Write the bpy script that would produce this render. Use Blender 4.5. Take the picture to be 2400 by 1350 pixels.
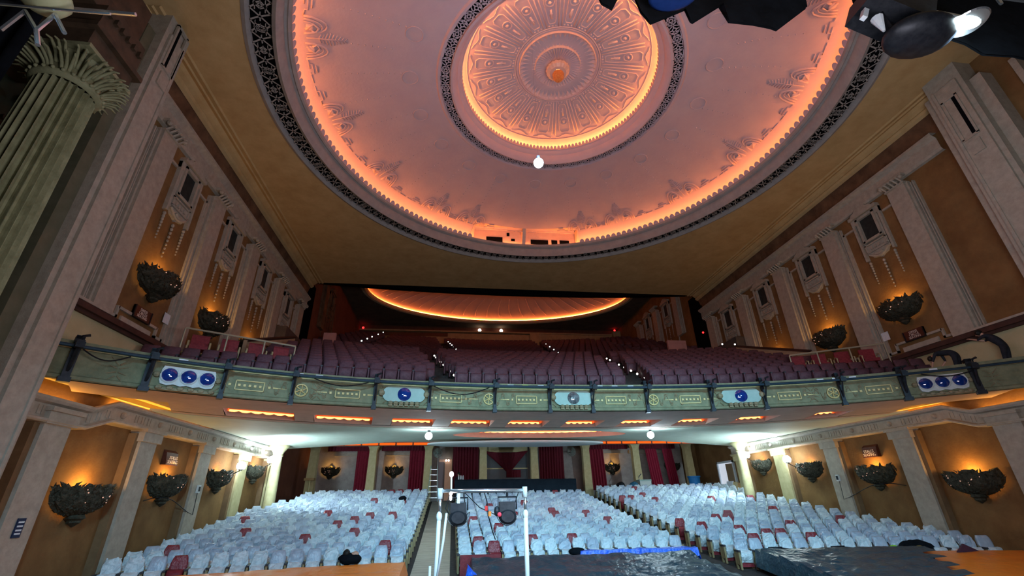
import bpy, bmesh, math, random
from math import sin, cos, pi, radians, sqrt, atan2, hypot
from mathutils import Vector, Matrix, noise

S = 1.2                      # all plan numbers below are in units of 1.2 m
sc = bpy.context.scene
for o in list(bpy.data.objects):
    bpy.data.objects.remove(o)
COL = sc.collection

# ------------------------------------------------------------------ camera
CAMP = (-3.3865, 0.0, 2.4)
FPX, YAW, PITCH, ROLL = 1043.9, 0.132544, 0.44243, -0.0217382
cd = bpy.data.cameras.new('camera')
cd.sensor_width = 36.0
cd.lens = FPX / 2400 * 36.0
cd.clip_start = 0.05
cd.clip_end = 300
cam = bpy.data.objects.new('camera', cd)
COL.objects.link(cam)
_f = Vector((sin(YAW) * cos(PITCH), cos(YAW) * cos(PITCH), sin(PITCH)))
_r = Vector((cos(YAW), -sin(YAW), 0)); _u = _r.cross(_f)
_r2 = _r * cos(ROLL) + _u * sin(ROLL); _u2 = -_r * sin(ROLL) + _u * cos(ROLL)
M = Matrix((_r2, _u2, -_f)).transposed().to_4x4()
M.translation = Vector(CAMP) * S
cam.matrix_world = M
sc.camera = cam

# ------------------------------------------------------------------ world, view
w = bpy.data.worlds.new('world'); sc.world = w; w.use_nodes = True
w.node_tree.nodes['Background'].inputs[0].default_value = (0.32, 0.42, 0.62, 1)
w.node_tree.nodes['Background'].inputs[1].default_value = 0.03
sc.view_settings.view_transform = 'Standard'
sc.view_settings.look = 'None'
sc.view_settings.exposure = 0.0
sc.view_settings.gamma = 1.0
sc.view_settings.use_curve_mapping = False
sc.cycles.use_denoising = True
sc.cycles.sample_clamp_indirect = 6.0

# ------------------------------------------------------------------ large lights
def light(name, kind, loc, power, color, size=0.2, target=None, spot=None, blend=0.5, size_y=None):
    d = bpy.data.lights.new(name, kind)
    d.energy = power * S * S
    d.color = color
    if kind == 'AREA':
        d.shape = 'RECTANGLE' if size_y else 'DISK'
        d.size = size * S
        if size_y: d.size_y = size_y * S
    else:
        d.shadow_soft_size = size * S
    if kind == 'SPOT':
        d.spot_size = radians(spot or 60); d.spot_blend = blend
    o = bpy.data.objects.new(name, d)
    o.location = Vector(loc) * S
    if target is not None:
        o.rotation_euler = (Vector(target) - Vector(loc)).to_track_quat('-Z', 'Y').to_euler()
    COL.objects.link(o)
    return o

# stage wash: cold working light of the rig over the stage, aimed at the house
COLD = (0.62, 0.84, 1.0)
WARM = (1.0, 0.50, 0.16)
light('stage_wash', 'SPOT', (-1.5, 0.8, 6.6), 4300, (0.30, 0.76, 1.0), 0.5, (0.5, 15, 0.6), 62, 0.7)
light('stage_wash', 'SPOT', (4.5, 0.8, 6.2), 3000, (0.34, 0.74, 1.0), 0.5, (4.5, 14, 0.6), 66, 0.7)
light('stage_wash', 'SPOT', (-5.5, 0.8, 6.2), 2900, (0.34, 0.72, 1.0), 0.5, (-6.5, 14, 0.8), 66, 0.7)
light('house_wash', 'AREA', (0.0, 1.5, 3.6), 620, (0.92, 0.90, 0.98), 7.0, (0, 12, 12.0), size_y=1.5)  # area fill added to lift the ceiling; not a lamp of the rig

# ------------------------------------------------------------------ materials
def lin(c):
    return tuple(((x / 12.92) if x <= 0.04045 else ((x + 0.055) / 1.055) ** 2.4) for x in c)
def rgb(r, g, b):
    return lin((r / 255, g / 255, b / 255))
_M = {}
def mat(name, c1, c2=None, scale=3.0, rough=0.8, bump=0.0, bscale=None, metal=0.0, spec=0.3, coat=0.0, emit=None, estr=0.0, detail=6.0, trans=0.0):
    if name in _M: return _M[name]
    m = bpy.data.materials.new(name); m.use_nodes = True
    nt = m.node_tree; b = nt.nodes['Principled BSDF']
    b.inputs['Roughness'].default_value = rough
    b.inputs['Metallic'].default_value = metal
    b.inputs['Specular IOR Level'].default_value = spec
    b.inputs['Coat Weight'].default_value = coat
    b.inputs['Base Color'].default_value = (*c1, 1)
    if c2 is not None or bump:
        tc = nt.nodes.new('ShaderNodeTexCoord')
        n = nt.nodes.new('ShaderNodeTexNoise'); n.inputs['Scale'].default_value = scale; n.inputs['Detail'].default_value = detail
        n.inputs['Roughness'].default_value = 0.65
        nt.links.new(tc.outputs['Object'], n.inputs['Vector'])
    if c2 is not None:
        r = nt.nodes.new('ShaderNodeValToRGB')
        r.color_ramp.elements[0].position = 0.32; r.color_ramp.elements[1].position = 0.68
        r.color_ramp.elements[0].color = (*c1, 1); r.color_ramp.elements[1].color = (*c2, 1)
        nt.links.new(n.outputs['Fac'], r.inputs[0]); nt.links.new(r.outputs[0], b.inputs['Base Color'])
    if bump:
        n2 = nt.nodes.new('ShaderNodeTexNoise'); n2.inputs['Scale'].default_value = bscale or scale * 6; n2.inputs['Detail'].default_value = 4
        nt.links.new(tc.outputs['Object'], n2.inputs['Vector'])
        bp = nt.nodes.new('ShaderNodeBump'); bp.inputs['Strength'].default_value = bump; bp.inputs['Distance'].default_value = 0.05
        nt.links.new(n2.outputs['Fac'], bp.inputs['Height']); nt.links.new(bp.outputs[0], b.inputs['Normal'])
    if emit is not None:
        b.inputs['Emission Color'].default_value = (*emit, 1); b.inputs['Emission Strength'].default_value = estr
    if trans: b.inputs['Transmission Weight'].default_value = trans
    _M[name] = m
    return m
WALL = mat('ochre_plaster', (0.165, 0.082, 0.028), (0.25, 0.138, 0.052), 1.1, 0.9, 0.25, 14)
WALLR = mat('shadowy_red_plaster', (0.12, 0.04, 0.024), (0.18, 0.065, 0.036), 1.0, 0.9, 0.2, 14)  # dark red plaster of the rear walls
STONE = mat('mottled_stone_paint', (0.35, 0.305, 0.245), (0.46, 0.41, 0.34), 5.0, 0.85, 0.2, 30)
STONE2 = mat('cream_stone_paint', (0.50, 0.43, 0.22), (0.62, 0.55, 0.31), 4.0, 0.8, 0.12, 25)
CEIL = mat('ochre_ceiling_paint', (0.52, 0.335, 0.145), (0.64, 0.44, 0.21), 1.4, 0.9, 0.1, 10)
CEILG = mat('grey_ceiling_moulding', (0.33, 0.29, 0.27), (0.42, 0.37, 0.34), 2.5, 0.8, 0.1, 12)
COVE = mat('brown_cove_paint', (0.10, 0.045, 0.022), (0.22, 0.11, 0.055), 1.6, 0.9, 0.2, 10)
DOME = mat('mauve_dome_plaster', (0.60, 0.44, 0.47), (0.66, 0.49, 0.50), 1.2, 0.85, 0.15, 9)
SOFF = mat('beige_soffit_paint', (0.50, 0.38, 0.30), (0.60, 0.47, 0.38), 2.0, 0.85, 0.12, 14)
SOFFG = mat('pale_green_ceiling_paint', (0.52, 0.60, 0.48), (0.60, 0.68, 0.56), 2.0, 0.7, 0.1, 14)
GREEN = mat('sage_fascia_paint', (0.15, 0.165, 0.10), (0.26, 0.265, 0.16), 3.5, 0.8, 0.35, 16)
GREENR = mat('sage_relief_plaster', (0.20, 0.17, 0.10), (0.34, 0.29, 0.18), 9, 0.75, 0.2, 26)
GOLD = mat('gold_line_paint', (0.62, 0.50, 0.20), (0.75, 0.62, 0.30), 6, 0.5)
BLACK = mat('black_steel', (0.012, 0.014, 0.02), (0.03, 0.033, 0.04), 8, 0.45, 0, None, 0.4)
VOID = mat('unlit_opening', (0.006, 0.006, 0.007), None, 1, 1.0, spec=0)
WINB = mat('dark_shuttered_opening', (0.012, 0.016, 0.016), (0.028, 0.034, 0.032), 6, 0.7)  # dark plate colour stands for the darkness of the window openings
BRONZE = mat('dark_bronze_foliage', (0.028, 0.028, 0.018), (0.085, 0.08, 0.055), 9, 0.55, 0.6, 30, 0.35)
PLASTIC = mat('thin_milky_plastic', (0.52, 0.62, 0.68), (0.74, 0.82, 0.86), 7, 0.32, 0.9, 9, 0, 0.5)
PLASTIC2 = mat('thin_milky_plastic_tighter', (0.36, 0.42, 0.52), (0.52, 0.60, 0.70), 5, 0.34, 0.7, 7, 0, 0.5)
MAROON = mat('maroon_upholstery', (0.17, 0.012, 0.022), (0.26, 0.03, 0.04), 12, 0.55, 0.2, 40)
MARPL = mat('maroon_under_clear_film', (0.20, 0.010, 0.022), (0.30, 0.04, 0.055), 9, 0.22, 0.9, 14, 0, 0.7)
BSEAT = mat('faded_plum_upholstery', (0.075, 0.033, 0.046), (0.13, 0.06, 0.078), 10, 0.6, 0.2, 30)
SEATFR = mat('brass_brown_seat_standard', (0.24, 0.18, 0.09), (0.34, 0.27, 0.14), 9, 0.5, 0, None, 0.2)
DARKSEAT = mat('dark_armrest', (0.03, 0.03, 0.04), (0.05, 0.045, 0.05), 9, 0.5)
VELVET = mat('deep_red_velvet', (0.16, 0.006, 0.020), (0.26, 0.012, 0.035), 9, 0.7, 0.2, 30)
CARPET = mat('dark_carpet', (0.035, 0.03, 0.03), (0.065, 0.055, 0.05), 8, 0.95)
TAN = mat('tan_patterned_runner', (0.32, 0.26, 0.19), (0.42, 0.35, 0.27), 2.5, 0.8, 0.1, 20)
TARPB = mat('black_plastic_sheet', (0.014, 0.04, 0.06), (0.03, 0.075, 0.10), 2.0, 0.3, 0.8, 6, 0, 0.6)
TARPO = mat('orange_tarpaulin', (0.90, 0.22, 0.02), (0.95, 0.28, 0.035), 2.0, 0.35, 0.3, 5, 0, 0.45)
TARPU = mat('blue_tarpaulin', (0.01, 0.10, 0.75), (0.02, 0.17, 0.9), 3.0, 0.3, 0.7, 7, 0, 0.5)
BLKCL = mat('black_drape_cloth', (0.003, 0.004, 0.006), (0.007, 0.009, 0.013), 3.0, 0.95, 0.2, 8, spec=0.1)
ALU = mat('bright_aluminium', (0.75, 0.78, 0.82), None, 1, 0.25, metal=0.9)
WHITE = mat('white_paper', (0.75, 0.78, 0.8), (0.6, 0.68, 0.75), 12, 0.6)
DKRED = mat('brown_sign_enamel', (0.07, 0.02, 0.012), (0.11, 0.03, 0.02), 6, 0.4)
LETTER = mat('cream_letter_paint', (0.75, 0.62, 0.55), None, 1, 0.5)
NAVY = mat('navy_plate_enamel', (0.01, 0.018, 0.06), None, 1, 0.4)
LENS = mat('deep_blue_glass_lens', (0.005, 0.02, 0.14), (0.01, 0.05, 0.28), 5, 0.08, 0.2, 4, 0, 0.9, 1.0)
SKIN = mat('skin', (0.52, 0.30, 0.22), (0.58, 0.35, 0.26), 8, 0.6)
CLOTH = mat('dark_navy_cotton', (0.012, 0.014, 0.022), (0.028, 0.03, 0.042), 9, 0.9)
DENIM = mat('grey_shorts_cotton', (0.10, 0.10, 0.15), (0.15, 0.15, 0.2), 9, 0.9)
HAIR = mat('dark_hair', (0.012, 0.01, 0.008), None, 1, 0.6)
GREENW = mat('dark_green_wall_paint', (0.028, 0.042, 0.020), (0.06, 0.075, 0.04), 1.2, 0.85, 0.2, 12)
FLUTE = mat('aged_cream_column_paint', (0.19, 0.19, 0.10), (0.33, 0.33, 0.19), 3.0, 0.7, 0.2, 18)
WOOD = mat('brown_timber', (0.30, 0.19, 0.08), (0.42, 0.28, 0.13), 5, 0.6)
CREAM = mat('cream_wall_paint', (0.46, 0.42, 0.24), (0.54, 0.50, 0.30), 1.6, 0.85, 0.1, 12)
BOOTH = mat('peach_booth_paint', (0.74, 0.52, 0.42), (0.80, 0.58, 0.48), 3, 0.8)
GREYW = mat('worn_grey_brown_wall', (0.30, 0.27, 0.25), (0.44, 0.40, 0.37), 2.2, 0.85, 0.15, 16)
TEAL = mat('pale_teal_metal', (0.30, 0.46, 0.42), (0.38, 0.54, 0.50), 3, 0.6)
TURQ = mat('white_metal_housing', (0.55, 0.60, 0.60), (0.66, 0.70, 0.70), 5, 0.6, 0.3, 12)
def emis(name, col, st):
    return mat(name, (0.0, 0.0, 0.0), None, 1, 1.0, spec=0, emit=col, estr=st)
E_ORANGE = emis('orange_neon_tube', (1.0, 0.27, 0.045), 26)
E_ORSM = emis('amber_bulb', (1.0, 0.45, 0.12), 12)
E_WHITE = emis('cold_white_bulb', (0.80, 0.93, 1.0), 60)
E_WARMW = emis('warm_white_bulb', (1.0, 0.86, 0.70), 6)
E_AISLE = emis('aisle_marker_bulb', (0.85, 1.0, 0.92), 4)
E_RED = emis('red_exit_lamp', (1.0, 0.02, 0.02), 4)

# ------------------------------------------------------------------ mesh builder
class MB:
    def __init__(s): s.v = []; s.f = []; s.mi = []; s.cur = 0
    def add(s, vs, fs):
        n = len(s.v); s.v += [tuple(p) for p in vs]
        for f in fs: s.f.append([i + n for i in f]); s.mi.append(s.cur)
        return s
    def box(s, x0, x1, y0, y1, z0, z1):
        v = [(x, y, z) for z in (z0, z1) for y in (y0, y1) for x in (x0, x1)]
        return s.add(v, [(0, 2, 3, 1), (4, 5, 7, 6), (0, 1, 5, 4), (2, 6, 7, 3), (0, 4, 6, 2), (1, 3, 7, 5)])
    def hexa(s, v):   # 8 corners: bottom 4 ccw, top 4 ccw
        return s.add(v, [(3, 2, 1, 0), (4, 5, 6, 7), (0, 1, 5, 4), (1, 2, 6, 5), (2, 3, 7, 6), (3, 0, 4, 7)])
    def grid(s, rows, close=False, flip=False):
        n = len(rows[0]); v = [p for r in rows for p in r]; f = []
        for i in range(len(rows) - 1):
            for j in range(n if close else n - 1):
                a = i * n + j; b = i * n + (j + 1) % n
                q = (a, b, b + n, a + n)
                f.append(q[::-1] if flip else q)
        return s.add(v, f)
    def lathe(s, prof, c=(0, 0, 0), n=32, a0=0, a1=2 * pi, sy=1.0):
        full = abs(a1 - a0 - 2 * pi) < 1e-6
        k = n if full else n + 1
        rows = [[(c[0] + r * cos(a0 + (a1 - a0) * j / n), c[1] + sy * r * sin(a0 + (a1 - a0) * j / n), c[2] + z) for j in range(k)] for r, z in prof]
        return s.grid(rows, close=full)
    def tube(s, pts, r, n=6, close=False, taper=None):
        P = [Vector(p) for p in pts]; rows = []
        for i, p in enumerate(P):
            if close: t = P[(i + 1) % len(P)] - P[i - 1]
            else: t = P[min(i + 1, len(P) - 1)] - P[max(i - 1, 0)]
            if t.length < 1e-9: t = Vector((0, 0, 1))
            t.normalize(); up = Vector((0, 0, 1)) if abs(t.z) < 0.95 else Vector((1, 0, 0))
            a = t.cross(up).normalized(); b = t.cross(a)
            rr = r if taper is None else r * taper[i]
            rows.append([tuple(p + a * rr * cos(2 * pi * j / n) + b * rr * sin(2 * pi * j / n)) for j in range(n)])
        if close: rows.append(rows[0])
        s.grid(rows, close=True)
        if not close:
            m = len(s.v); s.f.append([m - n + j for j in range(n)]); s.mi.append(s.cur)
            k = m - n * len(rows); s.f.append([k + n - 1 - j for j in range(n)]); s.mi.append(s.cur)
        return s
    def ball(s, c, r, n=10, m=6, sx=1, sy=1, sz=1):
        rows = [[(c[0] + sx * r * sin(pi * i / m) * cos(2 * pi * j / n), c[1] + sy * r * sin(pi * i / m) * sin(2 * pi * j / n), c[2] + sz * r * cos(pi * i / m)) for j in range(n)] for i in range(m + 1)]
        return s.grid(rows, close=True, flip=True)
    def poly(s, pts, d):   # planar polygon extruded by vector d
        n = len(pts); d = Vector(d); v = [tuple(p) for p in pts] + [tuple(Vector(p) + d) for p in pts]
        return s.add(v, [tuple(range(n))[::-1], tuple(range(n, 2 * n))] + [(i, (i + 1) % n, n + (i + 1) % n, n + i) for i in range(n)])
    def xf(s, m, start=0):
        s.v[start:] = [tuple(m @ Vector(p)) for p in s.v[start:]]
        return s
    def mesh(s, name, mats, smooth=False):
        me = bpy.data.meshes.new(name)
        me.from_pydata([(x * S, y * S, z * S) for x, y, z in s.v], [], s.f)
        for m in (mats if isinstance(mats, (list, tuple)) else [mats]): me.materials.append(m)
        if any(s.mi): me.polygons.foreach_set('material_index', s.mi)
        bm = bmesh.new(); bm.from_mesh(me)
        bmesh.ops.recalc_face_normals(bm, faces=bm.faces[:])
        bm.to_mesh(me); bm.free()
        if smooth:
            me.polygons.foreach_set('use_smooth', [True] * len(me.polygons))
        me.update()
        return me
    def build(s, name, mats, parent=None, loc=(0, 0, 0), rz=0.0, smooth=False, angle=None):
        me = s.mesh(name, mats, smooth)
        if smooth and angle: me.set_sharp_from_angle(angle=radians(angle))
        return put(name, me, parent, loc, rz)
def put(name, me, parent=None, loc=(0, 0, 0), rz=0.0):
    o = bpy.data.objects.new(name, me); COL.objects.link(o)
    if parent: o.parent = parent
    o.location = Vector(loc) * S; o.rotation_euler = (0, 0, rz)
    return o
def empty(name, loc=(0, 0, 0), rz=0.0):
    o = bpy.data.objects.new(name, None); COL.objects.link(o)
    o.location = Vector(loc) * S; o.rotation_euler = (0, 0, rz); o.empty_display_size = 0.1
    return o
def tag(o, label=None, cat=None, group=None, kind=None):
    if label: o['label'] = label
    if cat: o['category'] = cat
    if group: o['group'] = group
    if kind: o['kind'] = kind
    return o
def struct(o, label=None):
    o['kind'] = 'structure'
    if label: o['label'] = label
    return o
def copy_tree(o, parent=None):
    c = o.copy(); COL.objects.link(c)
    if parent: c.parent = parent; c.matrix_parent_inverse = o.matrix_parent_inverse.copy()
    for ch in list(o.children): copy_tree(ch, c)
    return c
def text(body, size, loc, rot, m, parent=None, name='lettering', ext=0.004, align='CENTER'):
    cu = bpy.data.curves.new(name, 'FONT'); cu.body = body; cu.size = size * S; cu.extrude = ext * S
    cu.align_x = align; cu.align_y = 'CENTER'; cu.space_line = 0.85
    cu.materials.append(m)
    o = bpy.data.objects.new(name, cu); COL.objects.link(o)
    me = bpy.data.meshes.new_from_object(o.evaluated_get(bpy.context.evaluated_depsgraph_get())); bpy.data.objects.remove(o)
    o = bpy.data.objects.new(name, me); COL.objects.link(o)
    if parent: o.parent = parent
    o.location = Vector(loc) * S; o.rotation_euler = rot
    return o
ORD = ['first', 'second', 'third', 'fourth', 'fifth', 'sixth', 'seventh', 'eighth', 'ninth', 'tenth', 'eleventh', 'twelfth', 'thirteenth',
       'fourteenth', 'fifteenth', 'sixteenth', 'seventeenth', 'eighteenth', 'nineteenth', 'twentieth', 'twenty-first', 'twenty-second',
       'twenty-third', 'twenty-fourth', 'twenty-fifth', 'twenty-sixth', 'twenty-seventh', 'twenty-eighth', 'twenty-ninth', 'thirtieth']
def interp(x, xs, ys):
    if x <= xs[0]: return ys[0] + (x - xs[0]) * (ys[1] - ys[0]) / (xs[1] - xs[0])
    for i in range(len(xs) - 1):
        if x <= xs[i + 1]: break
    return ys[i] + (x - xs[i]) * (ys[i + 1] - ys[i]) / (xs[i + 1] - xs[i])
SIDES = ((-1, 'left'), (1, 'right'))
BAYY = [12.5, 15.7, 18.9, 22.05]
PILY = [10.92, 14.1, 17.32, 20.47, 23.6]
# ------------------------------------------------------------------ plan curves
def fy(x, o=0.0): return 13.35 - .0141 * x * x - 1.08e-4 * x ** 4 + o      # balcony front
ST = ([13, 14.5, 16.5, 18.6, 20.8, 23.6, 26.3, 28, 31], [1.08, 1.25, 1.46, 1.72, 2.03, 2.43, 2.86, 3.06, 3.12])
def stop(y0): return interp(y0, *ST) if y0 > 9 else interp(9, *ST)           # seat-back top in the stalls
def sflo(y0): return stop(y0) - 0.75
SK = 0.014
def bflo(y0):                                                               # balcony tread height
    return interp(y0, [13.3, 14.3, 21.9, 24.4, 38.5, 40], [5.2, 5.55, 8.55, 9.0, 14.75, 15.0])
BK = 0.0141
DC = (0.0, 11.18)                                                           # centre of the dome
# ------------------------------------------------------------------ floor of the stalls
def floor():
    m = MB(); ys = [9 + .5 * i for i in range(44)]; xs = [-12 + 1.0 * i for i in range(25)]
    m.grid([[(x, y, sflo(y + SK * x * x)) for x in xs] for y in ys])
    struct(m.build('floor', CARPET, smooth=True))
    m = MB(); m.box(-12, 12, 6.5, 9.05, -0.15, sflo(9))
    struct(m.build('floor_pit', CARPET))
    m = MB(); m.box(-13, 13, -6, 6.5, 0.0, 1.0)
    struct(m.build('floor_stage', mat('black_stage_boards', (0.03, 0.03, 0.032), (0.05, 0.05, 0.05), 4, 0.6)))
    # aisle runner with ribbed tread pattern
    tm = mat('ribbed_aisle_covering', (0.58, 0.50, 0.39), (0.68, 0.60, 0.48), 2.5, 0.8)
    nt = tm.node_tree; b = nt.nodes['Principled BSDF']
    tc = nt.nodes.new('ShaderNodeTexCoord'); wv = nt.nodes.new('ShaderNodeTexWave')
    wv.bands_direction = 'Y'; wv.inputs['Scale'].default_value = 2.2; wv.inputs['Distortion'].default_value = 1.0
    nt.links.new(tc.outputs['Object'], wv.inputs[0]); mx = nt.nodes.new('ShaderNodeMixRGB'); mx.blend_type = 'MULTIPLY'; mx.inputs[0].default_value = 0.5
    src = b.inputs['Base Color'].links[0].from_socket
    nt.links.new(src, mx.inputs[1]); nt.links.new(wv.outputs[0], mx.inputs[2]); nt.links.new(mx.outputs[0], b.inputs['Base Color'])
    for x0, x1, y0, y1, lab in ((-4.42, -3.35, 9.2, 28.3, 'long ribbed tan runner down the aisle left of the centre stalls'),):
        m = MB(); yy = [y0 + (y1 - y0) * i / 40 for i in range(41)]
        m.grid([[(x, y, sflo(y + SK * x * x) + .03) for x in (x0, (x0 + x1) / 2, x1)] for y in yy])
        m.grid([[(x, y, sflo(y + SK * x * x) + dz) for dz in (.03, -.1)] for y in yy for x in (x1,)])
        tag(m.build('aisle_runner', tm, smooth=False), lab, 'carpet')
floor()
# ------------------------------------------------------------------ side walls
for sgn, side in SIDES:
    m = MB(); m.box(*sorted((12 * sgn, 12.35 * sgn)), 8.2, 25.0, -0.5, 17.3)
    struct(m.build('wall_' + side, WALL))
    m = MB(); m.box(*sorted((12 * sgn, 12.35 * sgn)), 25.0, 39.4, -0.5, 17.3)
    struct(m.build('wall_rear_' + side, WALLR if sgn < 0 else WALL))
    m = MB(); m.box(*sorted((11.96 * sgn, 12.01 * sgn)), 24.3, 25.75, 9.6, 14.2)
    struct(m.build('trim_recess_' + side, VOID))
# stalls rear wall, balcony rear wall
m = MB(); m.box(-12, 12, 30.5, 30.8, 1.5, 6.0); struct(m.build('wall_rear_stalls', GREYW))
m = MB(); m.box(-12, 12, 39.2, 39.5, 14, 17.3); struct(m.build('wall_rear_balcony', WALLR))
m = MB()
m.box(-12, -4.2, 38.9, 39.2, 15.2, 15.85); m.box(-4.2, 3.35, 38.9, 39.2, 15.6, 16.2); m.box(3.35, 4.2, 38.6, 39.2, 15.0, 16.25); m.box(4.2, 11.3, 38.9, 39.2, 15.5, 16.35); m.box(11.3, 12, 38.4, 39.2, 15.3, 16.6)
m.box(-12, 12, 38.8, 39.2, 16.3, 16.42)
struct(m.build('trim_rear_dado', mat('tan_dado_paint', (0.34, 0.24, 0.13), (0.44, 0.32, 0.18), 2, 0.8)))
# ------------------------------------------------------------------ main ceiling
def ring_to_rect(m, inner, rect, z):   # flat plate between a closed curve and a rectangle
    x0, x1, y0, y1 = rect; n = len(inner)
    cx = sum(p[0] for p in inner) / n; cy = sum(p[1] for p in inner) / n
    outer = []
    for p in inner:
        dx, dy = p[0] - cx, p[1] - cy; t = 1e9
        if dx > 1e-9: t = min(t, (x1 - cx) / dx)
        if dx < -1e-9: t = min(t, (x0 - cx) / dx)
        if dy > 1e-9: t = min(t, (y1 - cy) / dy)
        if dy < -1e-9: t = min(t, (y0 - cy) / dy)
        outer.append((cx + dx * t, cy + dy * t))
    # snap nearest samples to the corners
    for c in ((x0, y0), (x1, y0), (x1, y1), (x0, y1)):
        k = min(range(n), key=lambda i: hypot(outer[i][0] - c[0], outer[i][1] - c[1])); outer[k] = c
    zz = z if callable(z) else (lambda x, y: z)
    m.grid([[(x, y, zz(x, y)) for x, y in outer], [(p[0], p[1], zz(p[0], p[1])) for p in inner]], close=True)
    return outer
def circ(c, r, n, b=None):
    b = r if b is None else b
    return [(c[0] + r * cos(2 * pi * i / n), c[1] + b * sin(2 * pi * i / n)) for i in range(n)]
ZC = 13.95
m = MB(); ring_to_rect(m, circ(DC, 9.62, 144), (-11.9, 11.9, -2.0, 24.35), ZC)
m.grid([[(-11.9, 24.35, ZC), (11.9, 24.35, ZC)], [(-11.9, 24.35, 14.25), (11.9, 24.35, 14.25)]])
struct(m.build('ceiling', CEIL))
N = 192
m = MB()   # plain mouldings of the great ring and of the eye
m.lathe([(9.72, -.02), (9.62, -.06), (9.56, .0), (9.54, .12)], (DC[0], DC[1], ZC), N)
m.lathe([(9.03, .12), (9.0, -.02), (8.9, -.07), (8.84, .02), (8.78, .12), (8.76, .30), (8.70, .33), (8.66, .30), (8.60, .34), (8.58, .45), (8.66, .46), (8.75, .38), (9.3, .34), (9.45, .45), (9.46, .72)], (DC[0], DC[1], ZC), N)
struct(m.build('ceiling_ring_moulding', CEILG, smooth=True, angle=40))
m = MB(); m.lathe([(9.56, .16), (9.0, .16)], (DC[0], DC[1], ZC), N); struct(m.build('ceiling_ring_backing', VOID))
# fretwork of the great ring: interlaced bars and lozenges over the dark cavity
def fret(m, r0, r1, z, n, c, wd):
    rm = (r0 + r1) / 2; hw = (r1 - r0) / 2
    def P(a, r): return (c[0] + r * cos(a), c[1] + r * sin(a), z)
    def bar(pts, w):
        for (a0, q0), (a1, q1) in zip(pts, pts[1:]):
            p, q = Vector(P(a0, rm + q0 * hw)), Vector(P(a1, rm + q1 * hw)); d = (q - p)
            if d.length < 1e-6: continue
            d.normalize(); s = Vector((-d.y, d.x, 0)) * w
            m.add([p - s - d * w * .5, p + s - d * w * .5, q + s + d * w * .5, q - s + d * w * .5], [(0, 1, 2, 3)])
            m.add([x + Vector((0, 0, .05)) for x in (p - s, p + s, q + s, q - s)] + [p - s, p + s, q + s, q - s], [(0, 1, 5, 4), (2, 3, 7, 6)])
    st = 2 * pi / n
    for i in range(n):
        a = i * st; f = lambda u: a + u * st
        bar([(f(0), -1), (f(.25), -.1), (f(.5), 1)], wd); bar([(f(0), 1), (f(.25), .1), (f(.5), -1)], wd)
        bar([(f(.5), -1), (f(.75), -.35), (f(1), -1)], wd); bar([(f(.5), 1), (f(.75), .35), (f(1), 1)], wd)
        for rr in (.62, .3):
            k = 8 if i % 2 else 4
            bar([(f(.75 + .25 * rr * cos(2 * pi * j / k)), rr * 1.0 * sin(2 * pi * j / k)) for j in range(k + 1)], wd * .8)
        bar([(f(.08), 0), (f(.42), 0)], wd * .7)
        bar([(f(.5), -.5), (f(1), -.5)], wd * .5); bar([(f(.5), .5), (f(1), .5)], wd * .5)
    return m
m = MB(); fret(m, 9.04, 9.54, ZC + .06, 84, DC, .022)
struct(m.build('trim_ring_fretwork', CEILG))
# scalloped shell edging
def scallops(m, r, z, n, c, h, th=.03, lean=.0):
    st = 2 * pi / n
    for i in range(n):
        a = i * st; pts = []
        if r > 6 and abs(a - pi / 2) < .335: continue
        for j in range(7):
            t = pi * j / 6; u = -cos(t) * .5; hh = sin(t)
            pts.append((a + u * st * .94, hh))
        v = []
        for (aa, hh) in pts:
            rr = r - lean * hh
            v.append((c[0] + rr * cos(aa), c[1] + rr * sin(aa), z + hh * h))
        for (aa, hh) in pts:
            rr = r - lean * hh + th
            v.append((c[0] + rr * cos(aa), c[1] + rr * sin(aa), z + hh * h))
        f = [tuple(range(7)), tuple(range(13, 6, -1))] + [(j, j + 1, j + 8, j + 7) for j in range(6)]
        m.add(v, f)
    return m
m = MB(); scallops(m, 8.58, ZC + .43, 200, DC, .17, lean=.06)
struct(m.build('trim_ring_shell_edging', DOME))
# saucer dome, and the eye
def rz(r):       # underside of the saucer between the cove and the eye
    t = max(0.0, (9.45 - r) / (9.45 - 4.42)); return ZC + .70 + .15 * t ** .5 + .95 * (1 - (1 - t) ** 1.9)
prof = [(9.46, .70)] + [(9.45 - (9.45 - 4.42) * t, rz(9.45 - (9.45 - 4.42) * t) - ZC) for t in [0.01, .03, .06, .1, .16, .2485, .34, .46, .6, .74, .88, 1.0]]
m = MB(); m.lathe(prof, (DC[0], DC[1], ZC), N)
keep = [k for k in range(len(m.f)) if not (k // N < 6 and 38 <= k % N < 58)]
m.f = [m.f[k] for k in keep]; m.mi = [0] * len(keep)
struct(m.build('ceiling_dome', DOME, smooth=True))
ZE = rz(4.42)
m = MB()
m.lathe([(4.42, 0), (4.36, -.06), (4.28, -.06), (4.26, .1)], (DC[0], DC[1], ZE), 144)
m.lathe([(3.94, .1), (3.92, -.05), (3.85, -.07), (3.78, .0), (3.7, .12), (3.68, .25), (3.6, .3), (3.56, .40), (3.52, .42), (3.54, .52), (3.7, .55), (3.95, .62)], (DC[0], DC[1], ZE), 144)
struct(m.build('ceiling_eye_moulding', DOME, smooth=True, angle=40))
m = MB(); m.lathe([(4.3, .11), (3.9, .11)], (DC[0], DC[1], ZE), 144); struct(m.build('ceiling_eye_backing', VOID))
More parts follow.
